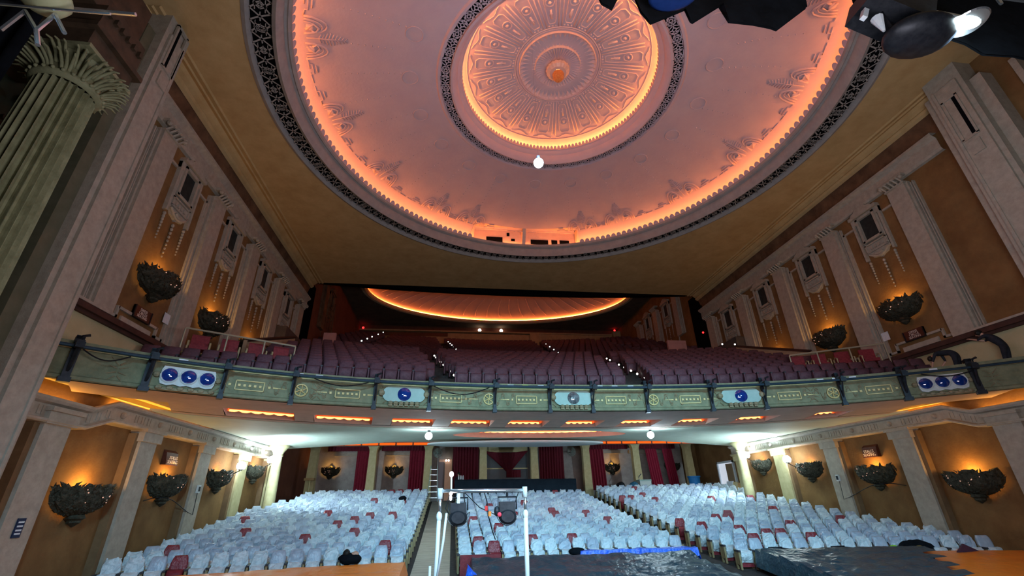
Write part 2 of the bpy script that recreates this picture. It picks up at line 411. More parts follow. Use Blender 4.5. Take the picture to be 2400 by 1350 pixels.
# eye fretwork: discs and squares alternating
m = MB()
def fp(a, r): return (DC[0] + r * cos(a), DC[1] + r * sin(a), ZE + .03)
def seg(a0, r0, a1, r1, w):
    p, q = Vector(fp(a0, r0)), Vector(fp(a1, r1)); d = (q - p).normalized(); s_ = Vector((-d.y, d.x, 0)) * w
    m.add([p - s_, p + s_, q + s_, q - s_], [(0, 1, 2, 3)])
n = 72; st = 2 * pi / n; rm = 4.10; hw = .17
for i in range(n):
    a = i * st; da = hw / rm
    if i % 2 == 0:
        K = 16
        for r0, r1 in ((.17, .145), (.075, .04)):
            rows = [[(a + q * cos(2 * pi * j / K) / rm, rm + q * sin(2 * pi * j / K)) for j in range(K)] for q in (r0, r1)]
            m.grid([[fp(*t) for t in r_] for r_ in rows], close=True)
        for k in range(4):
            t = pi / 2 * k; seg(a + .06 * cos(t) / rm, rm + .06 * sin(t), a + .16 * cos(t) / rm, rm + .16 * sin(t), .02)
    else:
        for q, wq in ((.15, .02), (.07, .018)):
            c4 = [(a + q * cos(pi / 2 * k) / rm, rm + q * sin(pi / 2 * k)) for k in range(5)]
            for (x0, y0), (x1, y1) in zip(c4, c4[1:]): seg(x0, y0, x1, y1, wq)
    # spandrel webs between motifs
    b_ = a + st / 2
    seg(b_ - .02, rm - hw, b_ - .02, rm + hw, .025); seg(b_ - st * .25, rm - hw, b_ + st * .2, rm + hw * .6, .016); seg(b_ - st * .25, rm + hw, b_ + st * .2, rm - hw * .6, .016)
m.lathe([(4.29, .03), (4.24, .03)], (DC[0], DC[1], ZE), 144); m.lathe([(3.96, .03), (3.92, .03)], (DC[0], DC[1], ZE), 144)
struct(m.build('trim_eye_fretwork', DOME))
m = MB(); scallops(m, 3.54, ZE + .50, 144, DC, .15, lean=.03)
struct(m.build('trim_eye_shell_edging', DOME))
def ez(r): return ZE + .62 + .12 * ((3.95 - r) / .4 if r > 3.55 else 1) + .55 * (1 - (r / 3.95) ** 2)
m = MB(); m.lathe([(r, ez(r) - ZE) for r in (3.95, 3.85, 3.7, 3.55, 3.3, 3.0, 2.6, 2.2, 1.8, 1.5, 1.2, .8, .4, .01)], (DC[0], DC[1], ZE), 144)
struct(m.build('ceiling_eye', DOME, smooth=True))
# relief on the eye: ribs, framed panels with rosettes, central fluted medallion
def rel(m, pts, r, n=5, close=False): m.tube([(DC[0] + p[1] * cos(p[0]), DC[1] + p[1] * sin(p[0]), ez(p[1]) - .01) for p in pts], r, n, close)
m = MB()
for i in range(20):
    a = 2 * pi * (i + .5) / 20
    for da in (-.035, .035):
        rel(m, [(a + da, 1.62), (a + da * .8, 2.4), (a + da * .62, 3.15)], .022)
    a = 2 * pi * i / 20
    w0, w1 = .055, .075
    pts = [(a - w0, 1.75), (a - w1, 1.85), (a - w1, 2.95), (a - w1 * .6, 3.05), (a + w1 * .6, 3.05), (a + w1, 2.95), (a + w1, 1.85), (a + w0, 1.75)]
    rel(m, pts, .02, close=True)
    k = [(a + .15 / 2.5 * cos(t * pi / 6), 2.55 + .15 * sin(t * pi / 6)) for t in range(12)]
    rel(m, k, .028, close=True)
    p = (DC[0] + 2.55 * cos(a), DC[1] + 2.55 * sin(a), ez(2.55)); m.ball(p, .07, 8, 4)
    rel(m, [(a, 1.95), (a, 2.28)], .04); rel(m, [(a - .03, 2.05), (a, 2.2), (a + .03, 2.05)], .018)
    # wavy garland near the rim
    rel(m, [(a - .12 + .24 * t / 6, 3.22 + .07 * cos(t * pi / 3)) for t in range(7)], .016)
    for q in range(3):
        p = (DC[0] + 1.66 * cos(a + (q - 1) * .07), DC[1] + 1.66 * sin(a + (q - 1) * .07), ez(1.66)); m.ball(p, .04, 6, 4)
for r_ in (1.52, 1.58, 3.36):
    rel(m, [(2 * pi * i / 72, r_) for i in range(72)], .028 if r_ < 2 else .012, close=True)
struct(m.build('trim_eye_relief', DOME, smooth=True))
m = MB()
K = 96
rows = []
for r_, z_, amp in ((1.45, .0, 0), (1.42, -.10, 0), (1.36, -.05, .03), (1.2, .03, .05), (1.0, .06, .05), (.86, .0, .03), (.84, -.12, 0), (.78, -.10, .02), (.5, -.05, .03), (.28, -.12, .02), (.22, -.2, 0)):
    rows.append([(DC[0] + r_ * cos(2 * pi * j / K), DC[1] + r_ * sin(2 * pi * j / K), ez(r_) + z_ + (amp if j % 2 else -amp)) for j in range(K)])
m.grid(rows, close=True)
struct(m.build('trim_eye_medallion', DOME))
# relief on the saucer: anthemion groups, stepped key line, bead garlands
def rel2(m, pts, r, n=5, close=False, off=.0): m.tube([(DC[0] + p[1] * cos(p[0]), DC[1] + p[1] * sin(p[0]), rz(min(p[1], 9.1)) - .01 - off) for p in pts], r, n, close)
for g in range(16):
    a = pi / 2 + 2 * pi * (g + .5) / 16 + (.16 if g == 0 else -.16 if g == 15 else 0)
    if sin(a) * 8.5 + DC[1] < 3.0 and False: continue
    m = MB()
    for s_ in (-1, 1):
        for q in range(3):
            R0 = .62 - .12 * q
            rel2(m, [(a + s_ * (.02 + (.30 - .05 * q) / 8 * (1 - cos(t * pi / 8)) * .9 / 1), 8.42 - .0 * q - .02 + 0 - (R0) * sin(t * pi / 8)) for t in range(9)], .036 - .006 * q, off=.01)
        rel2(m, [(a + s_ * .035, 8.35), (a + s_ * .06, 8.15), (a + s_ * .045, 8.0), (a + s_ * .025, 8.08), (a + s_ * .035, 8.2)], .04, off=.02)
        p = a + s_ * .045; m.ball((DC[0] + 8.25 * cos(p), DC[1] + 8.25 * sin(p), rz(8.25) - .02), .10, 8, 5, 1.3, 1.3, .3)
        rel2(m, [(a + s_ * .085, 8.42), (a + s_ * .11, 8.38), (a + s_ * .11, 8.3), (a + s_ * .155, 8.3), (a + s_ * .155, 8.42)], .025, 4)
        rel2(m, [(a + s_ * .12, 8.2), (a + s_ * .15, 8.2)], .03, 4)
    for q in range(9):       # palmette leaf
        r_ = 8.0 - .09 * q; wv = .028 * (1 - abs(q - 3) / 8)
        rel2(m, [(a - wv, r_ - .05), (a, r_ + .02), (a + wv, r_ - .05)], .02)
    rel2(m, [(a, 8.35), (a, 7.35)], .02)
    struct(m.build('trim_dome_anthemion', DOME, smooth=True))
m = MB()
for g in range(96):
    a = 2 * pi * g / 96
    d = (a - pi / 2) % (2 * pi / 16) - pi / 16
    if abs(d) > .11 and g % 1 == 0: rel2(m, [(a, 8.40), (a + .05, 8.40)], .022, 4)
for g in range(40):
    a = 2 * pi * g / 40 + .03
    for q in range(10):
        r_ = 5.6 + .2 * q + (g % 2) * .3
        m.ball((DC[0] + r_ * cos(a), DC[1] + r_ * sin(a), rz(r_)), .035 - .001 * q, 5, 3)
for g in range(20):
    a = 2 * pi * g / 20
    rel2(m, [(a + .3 / 5.3 * cos(t * pi / 6) * .9, 5.3 + .28 * sin(t * pi / 6)) for t in range(12)], .02, 4, True)
struct(m.build('trim_dome_garlands', DOME, smooth=True))
# cove lamps hidden behind the two shell edgings
m = MB(); m.tube([(DC[0] + 9.12 * cos(2 * pi * i / 96), DC[1] + 9.12 * sin(2 * pi * i / 96), ZC + .45) for i in range(96)], .03, 5, True)
E_COVE1 = emis('orange_cove_tube_outer', (1.0, 0.32, 0.085), 42)
E_COVE2 = emis('orange_cove_tube_inner', (1.0, 0.36, 0.07), 50)
tag(m.build('cove_light', E_COVE1), 'ring of orange light glowing behind the outer shell edging of the dome', 'light')
m = MB(); m.tube([(DC[0] + 3.78 * cos(2 * pi * i / 72), DC[1] + 3.78 * sin(2 * pi * i / 72), ZE + .62) for i in range(72)], .03, 5, True)
tag(m.build('cove_light', E_COVE2), 'small ring of orange light glowing around the ceiling eye', 'light')
m = MB(); m.tube([(-2.5 + .5 * i, 19.86, 14.37) for i in range(11)], .025, 5)
tag(m.build('cove_light', E_COVE1), 'short orange light strip washing the face of the lighting booth', 'light')
# chandelier: small glass bowl fitting under the medallion
c = empty('chandelier', (DC[0], DC[1], ez(.3) - .15)); tag(c, 'small fluted glass bowl light hanging from the centre of the ceiling eye', 'chandelier')
m = MB()
K = 36; rows = []
for r_, z_, amp in ((.12, .0, 0), (.30, -.02, .02), (.42, -.10, .03), (.40, -.2, .02), (.3, -.28, .01), (.2, -.3, 0)):
    rows.append([((r_ + (amp if j % 2 else 0)) * cos(2 * pi * j / K), (r_ + (amp if j % 2 else 0)) * sin(2 * pi * j / K), z_) for j in range(K)])
m.grid(rows, close=True); m.build('bowl', mat('frosted_peach_glass', (0.62, 0.42, 0.36), None, 1, 0.3), c)
m = MB(); m.lathe([(.2, -.3), (.22, -.36), (.2, -.5), (.14, -.6), (.07, -.66), (.02, -.68)], (0, 0, 0), 14); m.build('finial', mat('amber_glass', (0.45, 0.12, 0.03), (0.6, 0.25, 0.08), 20, 0.2, 0.8, 30, emit=(1, .25, .05), estr=.08), c, smooth=False)
m = MB(); m.ball((0, 0, -.02), .08, 8, 6); m.build('bulb', E_ORSM, c)
# ------------------------------------------------------------------ projection box standing in the rim of the dome
def booth():
    b = empty('lighting_booth', (0, 20.0, 0)); tag(b, 'peach panelled lighting booth with dark viewing slots in the dome rim', 'booth')
    n = 20; arc = []
    for k in range(n + 1):
        a_ = 2 * pi * (58 - k) / N; arc.append((DC[0] + 8.2 * cos(a_), DC[1] + 8.2 * sin(a_) - 20.0, rz(8.2)))
    xs_ = [p[0] * 1.04 for p in arc]
    K = 20.0 / 18.9; g = lambda x: (x + 3.386) * K - 3.386; h = lambda z: (z - 2.4) * K + 2.4
    zm = h(14.62)
    m = MB(); rows = [[(x, 0, 14.28) for x in xs_], [(x, 0, zm) for x in xs_], [(x, -.05, zm + .01) for x in xs_], [(x, -.05, zm + .05) for x in xs_], [(x * 1.0, -.12, zm + .12) for x in xs_], arc]
    m.grid(rows)
    for k, a_ in ((0, 2 * pi * 58 / N), (-1, 2 * pi * 38 / N)):
        o_ = (DC[0] + 9.46 * cos(a_), DC[1] + 9.46 * sin(a_) - 20, ZC + .70)
        m.add([rows[0][k], rows[3][k], arc[k], (arc[k][0], arc[k][1], arc[k][2]), o_], [(0, 1, 2), (0, 2, 4)])
    m.build('shell', BOOTH, b)
    m = MB(); m.hexa([(-.17, -.16, 14.3), (-.0, -.16, 14.3), (-.0, .05, 14.3), (-.17, .05, 14.3), (-.17, -.62, 15.14), (-.0, -.62, 15.14), (-.0, .0, 15.3), (-.17, .0, 15.3)]); m.build('mullion', BOOTH, b)
    for x0, x1, z0, z1 in ((-2.1, -1.29, 13.90, 14.21), (-.86, -.67, 14.02, 14.15), (.13, 1.02, 13.89, 14.16), (1.19, 1.49, 13.88, 14.18), (1.61, 2.1, 13.88, 14.19), (-1.08, -.94, 14.30, 14.48)):
        m = MB(); m.box(g(x0), g(x1), -.02, .05, h(z0), h(z1)); m.build('viewing_slot', VOID, b)
booth()
# ------------------------------------------------------------------ header and rear ceiling over the balcony
m = MB()
xs = [-12 + i for i in range(25)]
m.grid([[(x, 25.8, 17.2) for x in xs], [(x, 25.8, 14.28 + .40 * (x / 12) ** 2) for x in xs], [(x, 26.1, 14.28 + .40 * (x / 12) ** 2) for x in xs], [(x, 26.1, 17.2) for x in xs]])
m.grid([[(-12, 24.3, 14.25), (12, 24.3, 14.25)], [(-12, 24.3, 17.2), (12, 24.3, 17.2)], [(-12, 26, 17.2), (12, 26, 17.2)]])
struct(m.build('ceiling_header', VOID))
OC, OA, OB, OZ = (0, 31.39), 10.21, 6.21, 16.9
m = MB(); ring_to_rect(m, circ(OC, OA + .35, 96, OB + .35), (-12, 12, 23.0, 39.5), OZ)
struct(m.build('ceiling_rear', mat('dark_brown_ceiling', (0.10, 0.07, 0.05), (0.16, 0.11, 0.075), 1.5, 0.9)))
m = MB()
def ell(k, z): return [(OC[0] + (OA + k) * cos(2 * pi * i / 96), OC[1] + (OB + k) * sin(2 * pi * i / 96), z) for i in range(96)]
m.grid([ell(.45, OZ - .02), ell(.36, OZ - .08), ell(.2, OZ - .03), ell(.12, OZ - .1), ell(.02, OZ - .02), ell(0, OZ + .14), ell(.1, OZ + .18), ell(.42, OZ + .18)], close=True)
struct(m.build('ceiling_rear_moulding', mat('tan_ceiling_moulding', (0.40, 0.29, 0.18), (0.5, 0.37, 0.24), 3, 0.8), smooth=True, angle=40))
m = MB()
rows = [ell(.42, OZ + .18)]
for t in (.04, .12, .25, .4, .6, .8, .95):
    k = -OA * t; rows.append([(OC[0] + (OA + .42) * (1 - t) * cos(2 * pi * i / 96), OC[1] + (OB + .42) * (1 - t) * sin(2 * pi * i / 96), OZ + .25 + 1.5 * (1 - (1 - t) ** 2.2)) for i in range(96)])
m.grid(rows, close=True)
struct(m.build('ceiling_rear_dome', DOME, smooth=True))
m = MB(); m.tube([(p[0], p[1], OZ + .24) for p in ell(.22, 0)], .03, 5, True)
tag(m.build('cove_light', emis('orange_cove_tube_rear', (1.0, 0.24, 0.04), 36)), 'oval of orange light glowing in the rear ceiling above the upper seats', 'light')
m = MB()   # wave relief inside the rear oval
for k in range(28):
    a = pi * (k + .5) / 28
    rr = lambda t: ((OA + .42) * (1 - t), (OB + .42) * (1 - t), OZ + .24 + 1.5 * (1 - (1 - t) ** 2.2))
    m.tube([(OC[0] + rr(t)[0] * cos(a + .03 * sin(8 * t)), OC[1] + rr(t)[1] * sin(a + .03 * sin(8 * t)), rr(t)[2]) for t in (.08, .14, .2, .26, .32, .4)], .03, 4)
m.tube([(OC[0] + rr(.62)[0] * cos(2 * pi * i / 64), OC[1] + rr(.62)[1] * sin(2 * pi * i / 64), rr(.62)[2] - .02) for i in range(64)], .05, 5, True)
struct(m.build('trim_rear_dome_relief', DOME, smooth=True))
# ------------------------------------------------------------------ upper wall entablature, cove and ceiling moulding
for sgn, side in SIDES:
    m = MB()
    P = lambda prof, y0, y1: m.grid([[(sgn * (12 - p), y, z) for p, z in prof] for y in (y0, y1)])
    P([(0, 12.28), (.10, 12.30), (.14, 12.38), (.14, 12.75), (.2, 12.8), (.3, 12.86), (.3, 12.95), (0, 12.98)], 9.2, 24.4)
    struct(m.build('trim_entablature_' + side, STONE))
    m = MB(); P([(.02, 12.96), (.04, 13.3), (.12, 13.55), (.22, 13.68)], 9.0, 24.4); struct(m.build('trim_cove_' + side, COVE, smooth=True))
    m = MB(); P([(.2, 13.6), (.3, 13.66), (.34, 13.74), (.30, 13.8), (.42, 13.86), (.5, 13.95), (.62, 13.90), (.66, 13.94), (.8, 13.9), (.84, 13.95)], 8.2, 24.4)
    struct(m.build('trim_ceiling_' + side, CEIL))
# ------------------------------------------------------------------ proscenium piers, return walls
for sgn, side in SIDES:
    y0, y1 = (8.44, 9.24) if sgn < 0 else (7.42, 8.36)
    m = MB()
    X = lambda v: sgn * v
    m.box(*sorted((X(11.0), X(12.3))), y0, y1, -.5, 14.0)
    m.box(*sorted((X(10.93), X(11.0))), y0 + .12, y1 - .12, 1.2, 13.4)
    struct(m.build('wall_pier_' + side, STONE))
    m = MB(); m.box(*sorted((X(10.90), X(10.95))), y1 - .22, y1 - .15, 1.2, 13.4); m.box(*sorted((X(11.25), X(11.6))), y1, y1 + .3, -.5, 13.6)
    struct(m.build('trim_pier_' + side, STONE))
    # sunk panel high on the pier
    m = MB(); ym = (y0 + y1) / 2; q = .9 if sgn < 0 else 0
    m.box(*sorted((X(10.9), X(10.96))), ym - .22, ym - .16, 11.45 + q, 12.95 + q); m.box(*sorted((X(10.9), X(10.96))), ym + .16, ym + .22, 11.45 + q, 12.95 + q)
    m.box(*sorted((X(10.9), X(10.96))), ym - .22, ym + .22, 12.9 + q, 12.97 + q); m.box(*sorted((X(10.9), X(10.96))), ym - .22, ym + .22, 11.42 + q, 11.49 + q)
    m.box(*sorted((X(10.89), X(10.95))), ym - .16, ym + .16, 10.9 + q, 11.3 + q)
    struct(m.build('trim_pier_panel_' + side, STONE))
    m = MB(); m.box(*sorted((X(10.92), X(10.94))), ym - .15, ym - .05, 11.5 + q, 12.9 + q); struct(m.build('trim_pier_slot_' + side, VOID))
    # wall between pier and proscenium
    m = MB(); m.box(*sorted((X(11.6), X(12.2))), 1.0, y0, -.5, 14.0)
    struct(m.build('wall_stage_' + side, GREENW if sgn < 0 else WALL))
    m = MB(); m.box(*sorted((X(11.35), X(11.65))), y0 - .95, y0 - .80, -.5, 13.0); m.box(*sorted((X(11.2), X(11.65))), y0 - .28, y0, -.5, 13.2)
    struct(m.build('trim_stage_' + side, STONE if sgn > 0 else mat('dim_olive_paint', (0.10, 0.10, 0.06), (0.15, 0.14, 0.09), 2, 0.8)))
# stage house: black masking beside and above the opening
m = MB(); m.box(-12.4, 12.4, -6.2, -6.0, 0, 20); m.box(-13.2, -13, -6, 4.9, 0, 20); m.box(13, 13.2, -6, 4.9, 0, 20); m.box(-13.2, 13.2, -6.2, 2.0, 19.8, 20)
struct(m.build('wall_stage_house', BLKCL))
# ------------------------------------------------------------------ upper wall bays
def bay(sgn, side, yc, dz, idx, full=True, dark=False):
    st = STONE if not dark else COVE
    def T(u, d, z): return (sgn * (12 - d), yc + u, z + dz)
    def bx(m, u0, u1, d0, d1, z0, z1):
        a = T(u0, d0, z0); b = T(u1, d1, z1)
        m.box(*sorted((a[0], b[0])), *sorted((a[1], b[1])), *sorted((a[2], b[2])))
    w_ = empty('window_%d' % idx, (sgn * 12, yc, 11.4 + dz)); struct(w_)
    L = Vector((sgn * 12, yc, 11.4 + dz))
    def bl(m, name, mt, par=w_, smooth=False):
        m.v = [(x - L.x, y - L.y, z - L.z) for x, y, z in m.v]
        return m.build(name, mt, par, smooth=smooth)
    m = MB(); bx(m, -.31, .31, 0, .03, 10.97, 11.87); bl(m, 'opening', WINB)
    m = MB()
    for u in (-1, 1):
        bx(m, u * .31, u * .40, 0, .14, 10.9, 11.95); bx(m, u * .40, u * .60, 0, .10, 11.75, 12.0); bx(m, u * .52, u * .60, 0, .12, 10.22, 11.98)
        bx(m, u * .40, u * .46, 0, .08, 10.45, 11.95)
    bx(m, -.4, .4, 0, .14, 11.87, 11.97); bx(m, -.42, .42, 0, .14, 10.88, 10.97)
    bl(m, 'surround', st)
    m = MB()   # scrolled pediment
    prof = [(-.62, 12.0), (-.60, 12.12), (-.50, 12.1), (-.40, 12.2), (-.28, 12.22), (-.2, 12.33), (-.1, 12.30), (0, 12.38), (.1, 12.30), (.2, 12.33), (.28, 12.22), (.4, 12.2), (.5, 12.1), (.6, 12.12), (.62, 12.0)]
    m.poly([T(u, 0, z) for u, z in prof], (-sgn * .2, 0, 0)); bl(m, 'pediment', st)
    m = MB()   # cartouche below the opening
    prof = [(-.46, 10.84), (-.46, 10.42), (-.36, 10.36), (-.28, 10.24), (-.12, 10.2), (0, 10.14), (.12, 10.2), (.28, 10.24), (.36, 10.36), (.46, 10.42), (.46, 10.84)]
    m.poly([T(u, 0, z) for u, z in prof], (-sgn * .07, 0, 0))
    for u0, u1, z0, z1 in ((-.44, .44, 10.76, 10.81), (-.44, .44, 10.47, 10.52), (-.44, -.38, 10.5, 10.8), (.38, .44, 10.5, 10.8)): bx(m, u0, u1, .06, .12, z0, z1)
    for k in range(4): bx(m, -.28 + .15 * k, -.2 + .15 * k, .06, .11, 10.58, 10.70)
    m.tube([T(-.4 + .8 * t / 8, .09, 10.42 - .2 * sin(pi * t / 8)) for t in range(9)], .045, 5)
    m.tube([T(-.14 + .28 * t / 4, .1, 10.36 - .06 * sin(pi * t / 4)) for t in range(5)], .05, 5)
    bl(m, 'cartouche', st)
    for u, z0, z1 in ((-.5, 10.12, 9.3), (0, 10.0, 8.95), (.52, 10.12, 9.3)):
        m = MB(); k = 9
        for q in range(k):
            m.ball(T(u, .05, z0 + (z1 - z0) * q / (k - 1)), .05 * (1 - .06 * q), 6, 4, 1, 1, 1.3)
        bl(m, 'garland', st)
    m = MB()   # raised frame of the bay
    for u in (-1, 1):
        pts = [T(u * .69, .03, 11.70), T(u * 1.12, .03, 11.70), T(u * 1.12, .03, 6.78), T(u * .82, .03, 6.78), T(u * .82, .03, 7.02)]
        for a, b in zip(pts, pts[1:]):
            y0, y1 = sorted((a[1], b[1])); z0, z1 = sorted((a[2], b[2]))
            m.box(*sorted((sgn * 12, sgn * 11.94)), y0 - .035, y1 + .035, z0 - .035, z1 + .035)
    bx(m, -.82, .82, 0, .06, 6.99, 7.06); bx(m, -.62, .62, 0, .05, 6.7, 6.86)
    bl(m, 'moulding', st)
    if full:
        m = MB(); bx(m, -.9, .9, 0, .03, 12.1, 12.26) if False else None
    return w_
k = 0
for sgn, side in SIDES:
    for i, y in enumerate(BAYY):
        k += 1; bay(sgn, side, y - .08, 0, k)
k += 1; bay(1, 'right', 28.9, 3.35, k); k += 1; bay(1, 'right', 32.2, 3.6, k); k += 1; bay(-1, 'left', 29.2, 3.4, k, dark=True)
def pilaster_upper(sgn, side, y, z0=6.6, dz=0, st=STONE, n=0):
    def bx(m, u0, u1, d0, d1, a, b): m.box(*sorted((sgn * (12 - d0), sgn * (12 - d1))), y + u0, y + u1, a, b)
    o = empty('pilaster', (0, 0, 0)); struct(o)
    m = MB(); bx(m, -.30, .36, 0, .20, z0 + dz, 12.1 + dz); bx(m, -.36, -.30, 0, .12, z0 + dz, 12.1 + dz)
    m.build('shaft', st, o)
    m = MB(); bx(m, -.42, -.39, 0, .07, z0 + dz, 12 + dz); bx(m, -.52, -.48, 0, .10, z0 + dz, 12 + dz); bx(m, .40, .46, 0, .05, z0 + dz, 12 + dz); m.build('side_moulding', st, o)
    m = MB(); bx(m, -.34, .40, 0, .24, 12.06 + dz, 12.12 + dz); bx(m, -.42, .48, 0, .30, 12.32 + dz, 12.40 + dz)
    for q in range(5):
        for r_ in range(2):
            u = -.28 + .15 * q + .04 * r_
            m.tube([(sgn * (12 - .22), y + u, 12.12 + dz + .06 * r_), (sgn * (12 - .32), y + u, 12.2 + dz + .06 * r_), (sgn * (12 - .38), y + u + .01, 12.26 + dz + .05 * r_), (sgn * (12 - .33), y + u, 12.24 + dz + .05 * r_)], .035, 4)
    m.ball((sgn * 11.7, y - .36, 12.27 + dz), .08, 6, 4); m.ball((sgn * 11.7, y + .42, 12.27 + dz), .08, 6, 4)
    m.build('capital', st, o)
    return o
for sgn, side in SIDES:
    for y in PILY: pilaster_upper(sgn, side, y)
for y in (27.3, 30.6, 33.9): pilaster_upper(1, 'right', y, 9.0, 3.35)
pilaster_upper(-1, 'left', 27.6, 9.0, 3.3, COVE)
# ledge and cream dado of the upper walls beside the circle
for sgn, side in SIDES:
    b = lambda m, d0, d1, y0, y1, z0, z1: m.box(*sorted((sgn * (12 - d0), sgn * (12 - d1))), y0, y1, z0, z1)
    m = MB(); b(m, 0, .28, 9.2, 14.3, 6.48, 6.62); b(m, 0, .2, 9.2, 14.3, 6.40, 6.48); struct(m.build('trim_ledge_' + side, mat('dark_brown_ledge', (0.055, 0.025, 0.02), (0.09, 0.04, 0.03), 3, 0.7)))
    m = MB(); b(m, 0, .3, 9.2, 11.2, 6.62, 6.68); struct(m.build('trim_sill_' + side, STONE))
    m = MB(); b(m, 0, .12, 9.2, 15.0, 4.9, 6.42); struct(m.build('wall_dado_' + side, CREAM))
# ------------------------------------------------------------------ wall sconces
def sconce_mesh(seed, w=.72, h=.74, dp=.5, crest=False):
    rnd = random.Random(seed)
    m = MB(); n = 26
    prof = [(1.0, 0.0), (1.06, -.10), (1.04, -.28), (.98, -.45), (.86, -.6), (.66, -.72), (.4, -.8), (.2, -.84)]
    rows = []
    for i, (r, z) in enumerate(prof):
        row = []
        for j in range(n):
            a = pi * j / (n - 1)
            q = 1 + .10 * noise.noise(Vector((a * 3 + seed, z * 5, i * .7))) + rnd.uniform(-.05, .05)
            zz = z * h + (rnd.uniform(-.05, .07) if i == 0 else rnd.uniform(-.02, .02))
            row.append((w * r * q * cos(a), .04 + dp * r * q * sin(a), zz))
        rows.append(row)
    m.grid(rows)
    for k in range(230):     # leaves pressed over the bowl
        i = rnd.uniform(0, 6.2); r, z = prof[int(i)][0] + (prof[int(i) + 1][0] - prof[int(i)][0]) * (i % 1), prof[int(i)][1] + (prof[int(i) + 1][1] - prof[int(i)][1]) * (i % 1)
        a = rnd.uniform(.02, pi - .02); c = Vector((w * r * 1.04 * cos(a), .04 + dp * r * 1.04 * sin(a), z * h + .02)); s_ = rnd.uniform(.05, .11)
        nrm = Vector((cos(a) / w, sin(a) / dp, .3)).normalized(); t = nrm.cross(Vector((0, 0, 1))).normalized(); up = t.cross(nrm)
        ang = rnd.uniform(-1.2, 1.2); d = (up * cos(ang) + t * sin(ang)); e = d.cross(nrm)
        m.add([c - e * s_ * .35, c + d * s_ + nrm * .05, c + e * s_ * .35, c - d * s_ * .5 + nrm * .02], [(0, 1, 2, 3)])
    for s_ in (-1, 1):       # pointed leaf tips at the rim
        m.tube([(s_ * w * (.7 + .1 * t), .15, -.06 + .035 * t) for t in range(5)], .06, 5, taper=[1, 1, .8, .5, .1])
    if crest:
        m.poly([(-.22, .06, .0), (0, .06, .20), (.22, .06, 0)], (0, .04, 0))
    fin = MB(); fin.lathe([(.16, -.80 * h), (.2, -.9 * h), (.13, -.96 * h), (.13, -1.02 * h), (.05, -1.10 * h), (.01, -1.14 * h)], (0, .16, 0), 8)
    gl = MB()  # glowing beads imitate glints of lit glass; the bowl has no holes
    for k in range(9):
        a = rnd.uniform(.8, 2.3); z = rnd.uniform(-.35, -.02); gl.ball((w * .99 * cos(a), .08 + dp * 1.04 * sin(a), z),   .009 + rnd.random() * .008, 5, 3)
    return m, fin, gl
SC = [sconce_mesh(3 + 7 * i) for i in range(3)]
SCM = [(a.mesh('bowl', BRONZE), f_.mesh('finial', BRONZE), g.mesh('pierced_spark', emis('spark_through_piercing', (1.0, 0.55, 0.4), .8))) for a, f_, g in SC]
smb = sconce_mesh(99, .5, .55, .34, True); SMALL = (smb[0].mesh('bowl', BRONZE), smb[1].mesh('finial', BRONZE), smb[2].mesh('pierced_spark', _M['spark_through_piercing']))
TUBE = MB().tube([(-.3, 0, 0), (.3, 0, 0)], .02, 6).mesh('lamp_tube', emis('amber_lamp_tube', (1.0, .42, .06), 10))
def sconce(loc, rz, label, group, var=0, power=14, col=(1.0, .50, .10), small=False, scale=1.0):
    e = empty('wall_sconce', loc, rz); tag(e, label, 'wall light', group)
    ms = SMALL if small else SCM[var % 3]
    for nm, me in zip(('bowl', 'finial', 'spark'), ms): put(nm, me, e)
    if power:
        t = put('lamp_tube', TUBE, e, (0, .22, -.10)); t.scale = (.6, 1, 1) if small else (1, 1, 1)
        d = bpy.data.lights.new('sconce_glow', 'POINT'); d.energy = power * S * S; d.color = col; d.shadow_soft_size = .10 * S
        o = bpy.data.objects.new('sconce_glow', d); COL.objects.link(o); o.parent = e; o.location = Vector((0, .26 if not small else .16, .02)) * S
    e.scale = (scale,) * 3
    return e
for sgn, side in SIDES:
    rz = -pi / 2 if sgn < 0 else pi / 2
    for i, y in enumerate(BAYY):
        z = (2.86, 3.22, 3.52, 3.88)[i]
        wh = ('nearest the stage', 'under the stalls seating sign', 'beside the nearer cold work lamp', 'farthest from the stage')[i]
        sconce((sgn * 12, y, z), rz, 'large bronze bowl sconce on the %s stalls wall, %s' % (side, wh), 'foliage sconces on the stalls walls', i, (40, 34, 20, 16)[i], scale=(1, .98, .9, .84)[i])
        if i < 3 or True:
            sconce((sgn * 12, y, 8.36), rz, 'bronze foliage bowl sconce on the %s upper wall in the %s bay from the stage' % (side, ORD[i]), 'foliage sconces on the upper walls', i + 1, (26, 30, 20, 8)[i])
for x, nm in ((-10.72, 'far left bay of the rear wall'), (-6.94, 'rear wall bay left of the ladder'), (7.02, 'right of the first red curtain beyond the centre aisle')):
    sconce((x, 30.5, 4.3), pi, 'small winged bronze sconce, glowing, ' + nm, 'small sconces on the rear stalls wall', 0, 22, small=True)
sconce((11.2, 30.5, 4.3), pi, 'small unlit winged sconce half hidden by narrow red curtains', 'small sconces on the rear stalls wall', 0, 0, small=True)
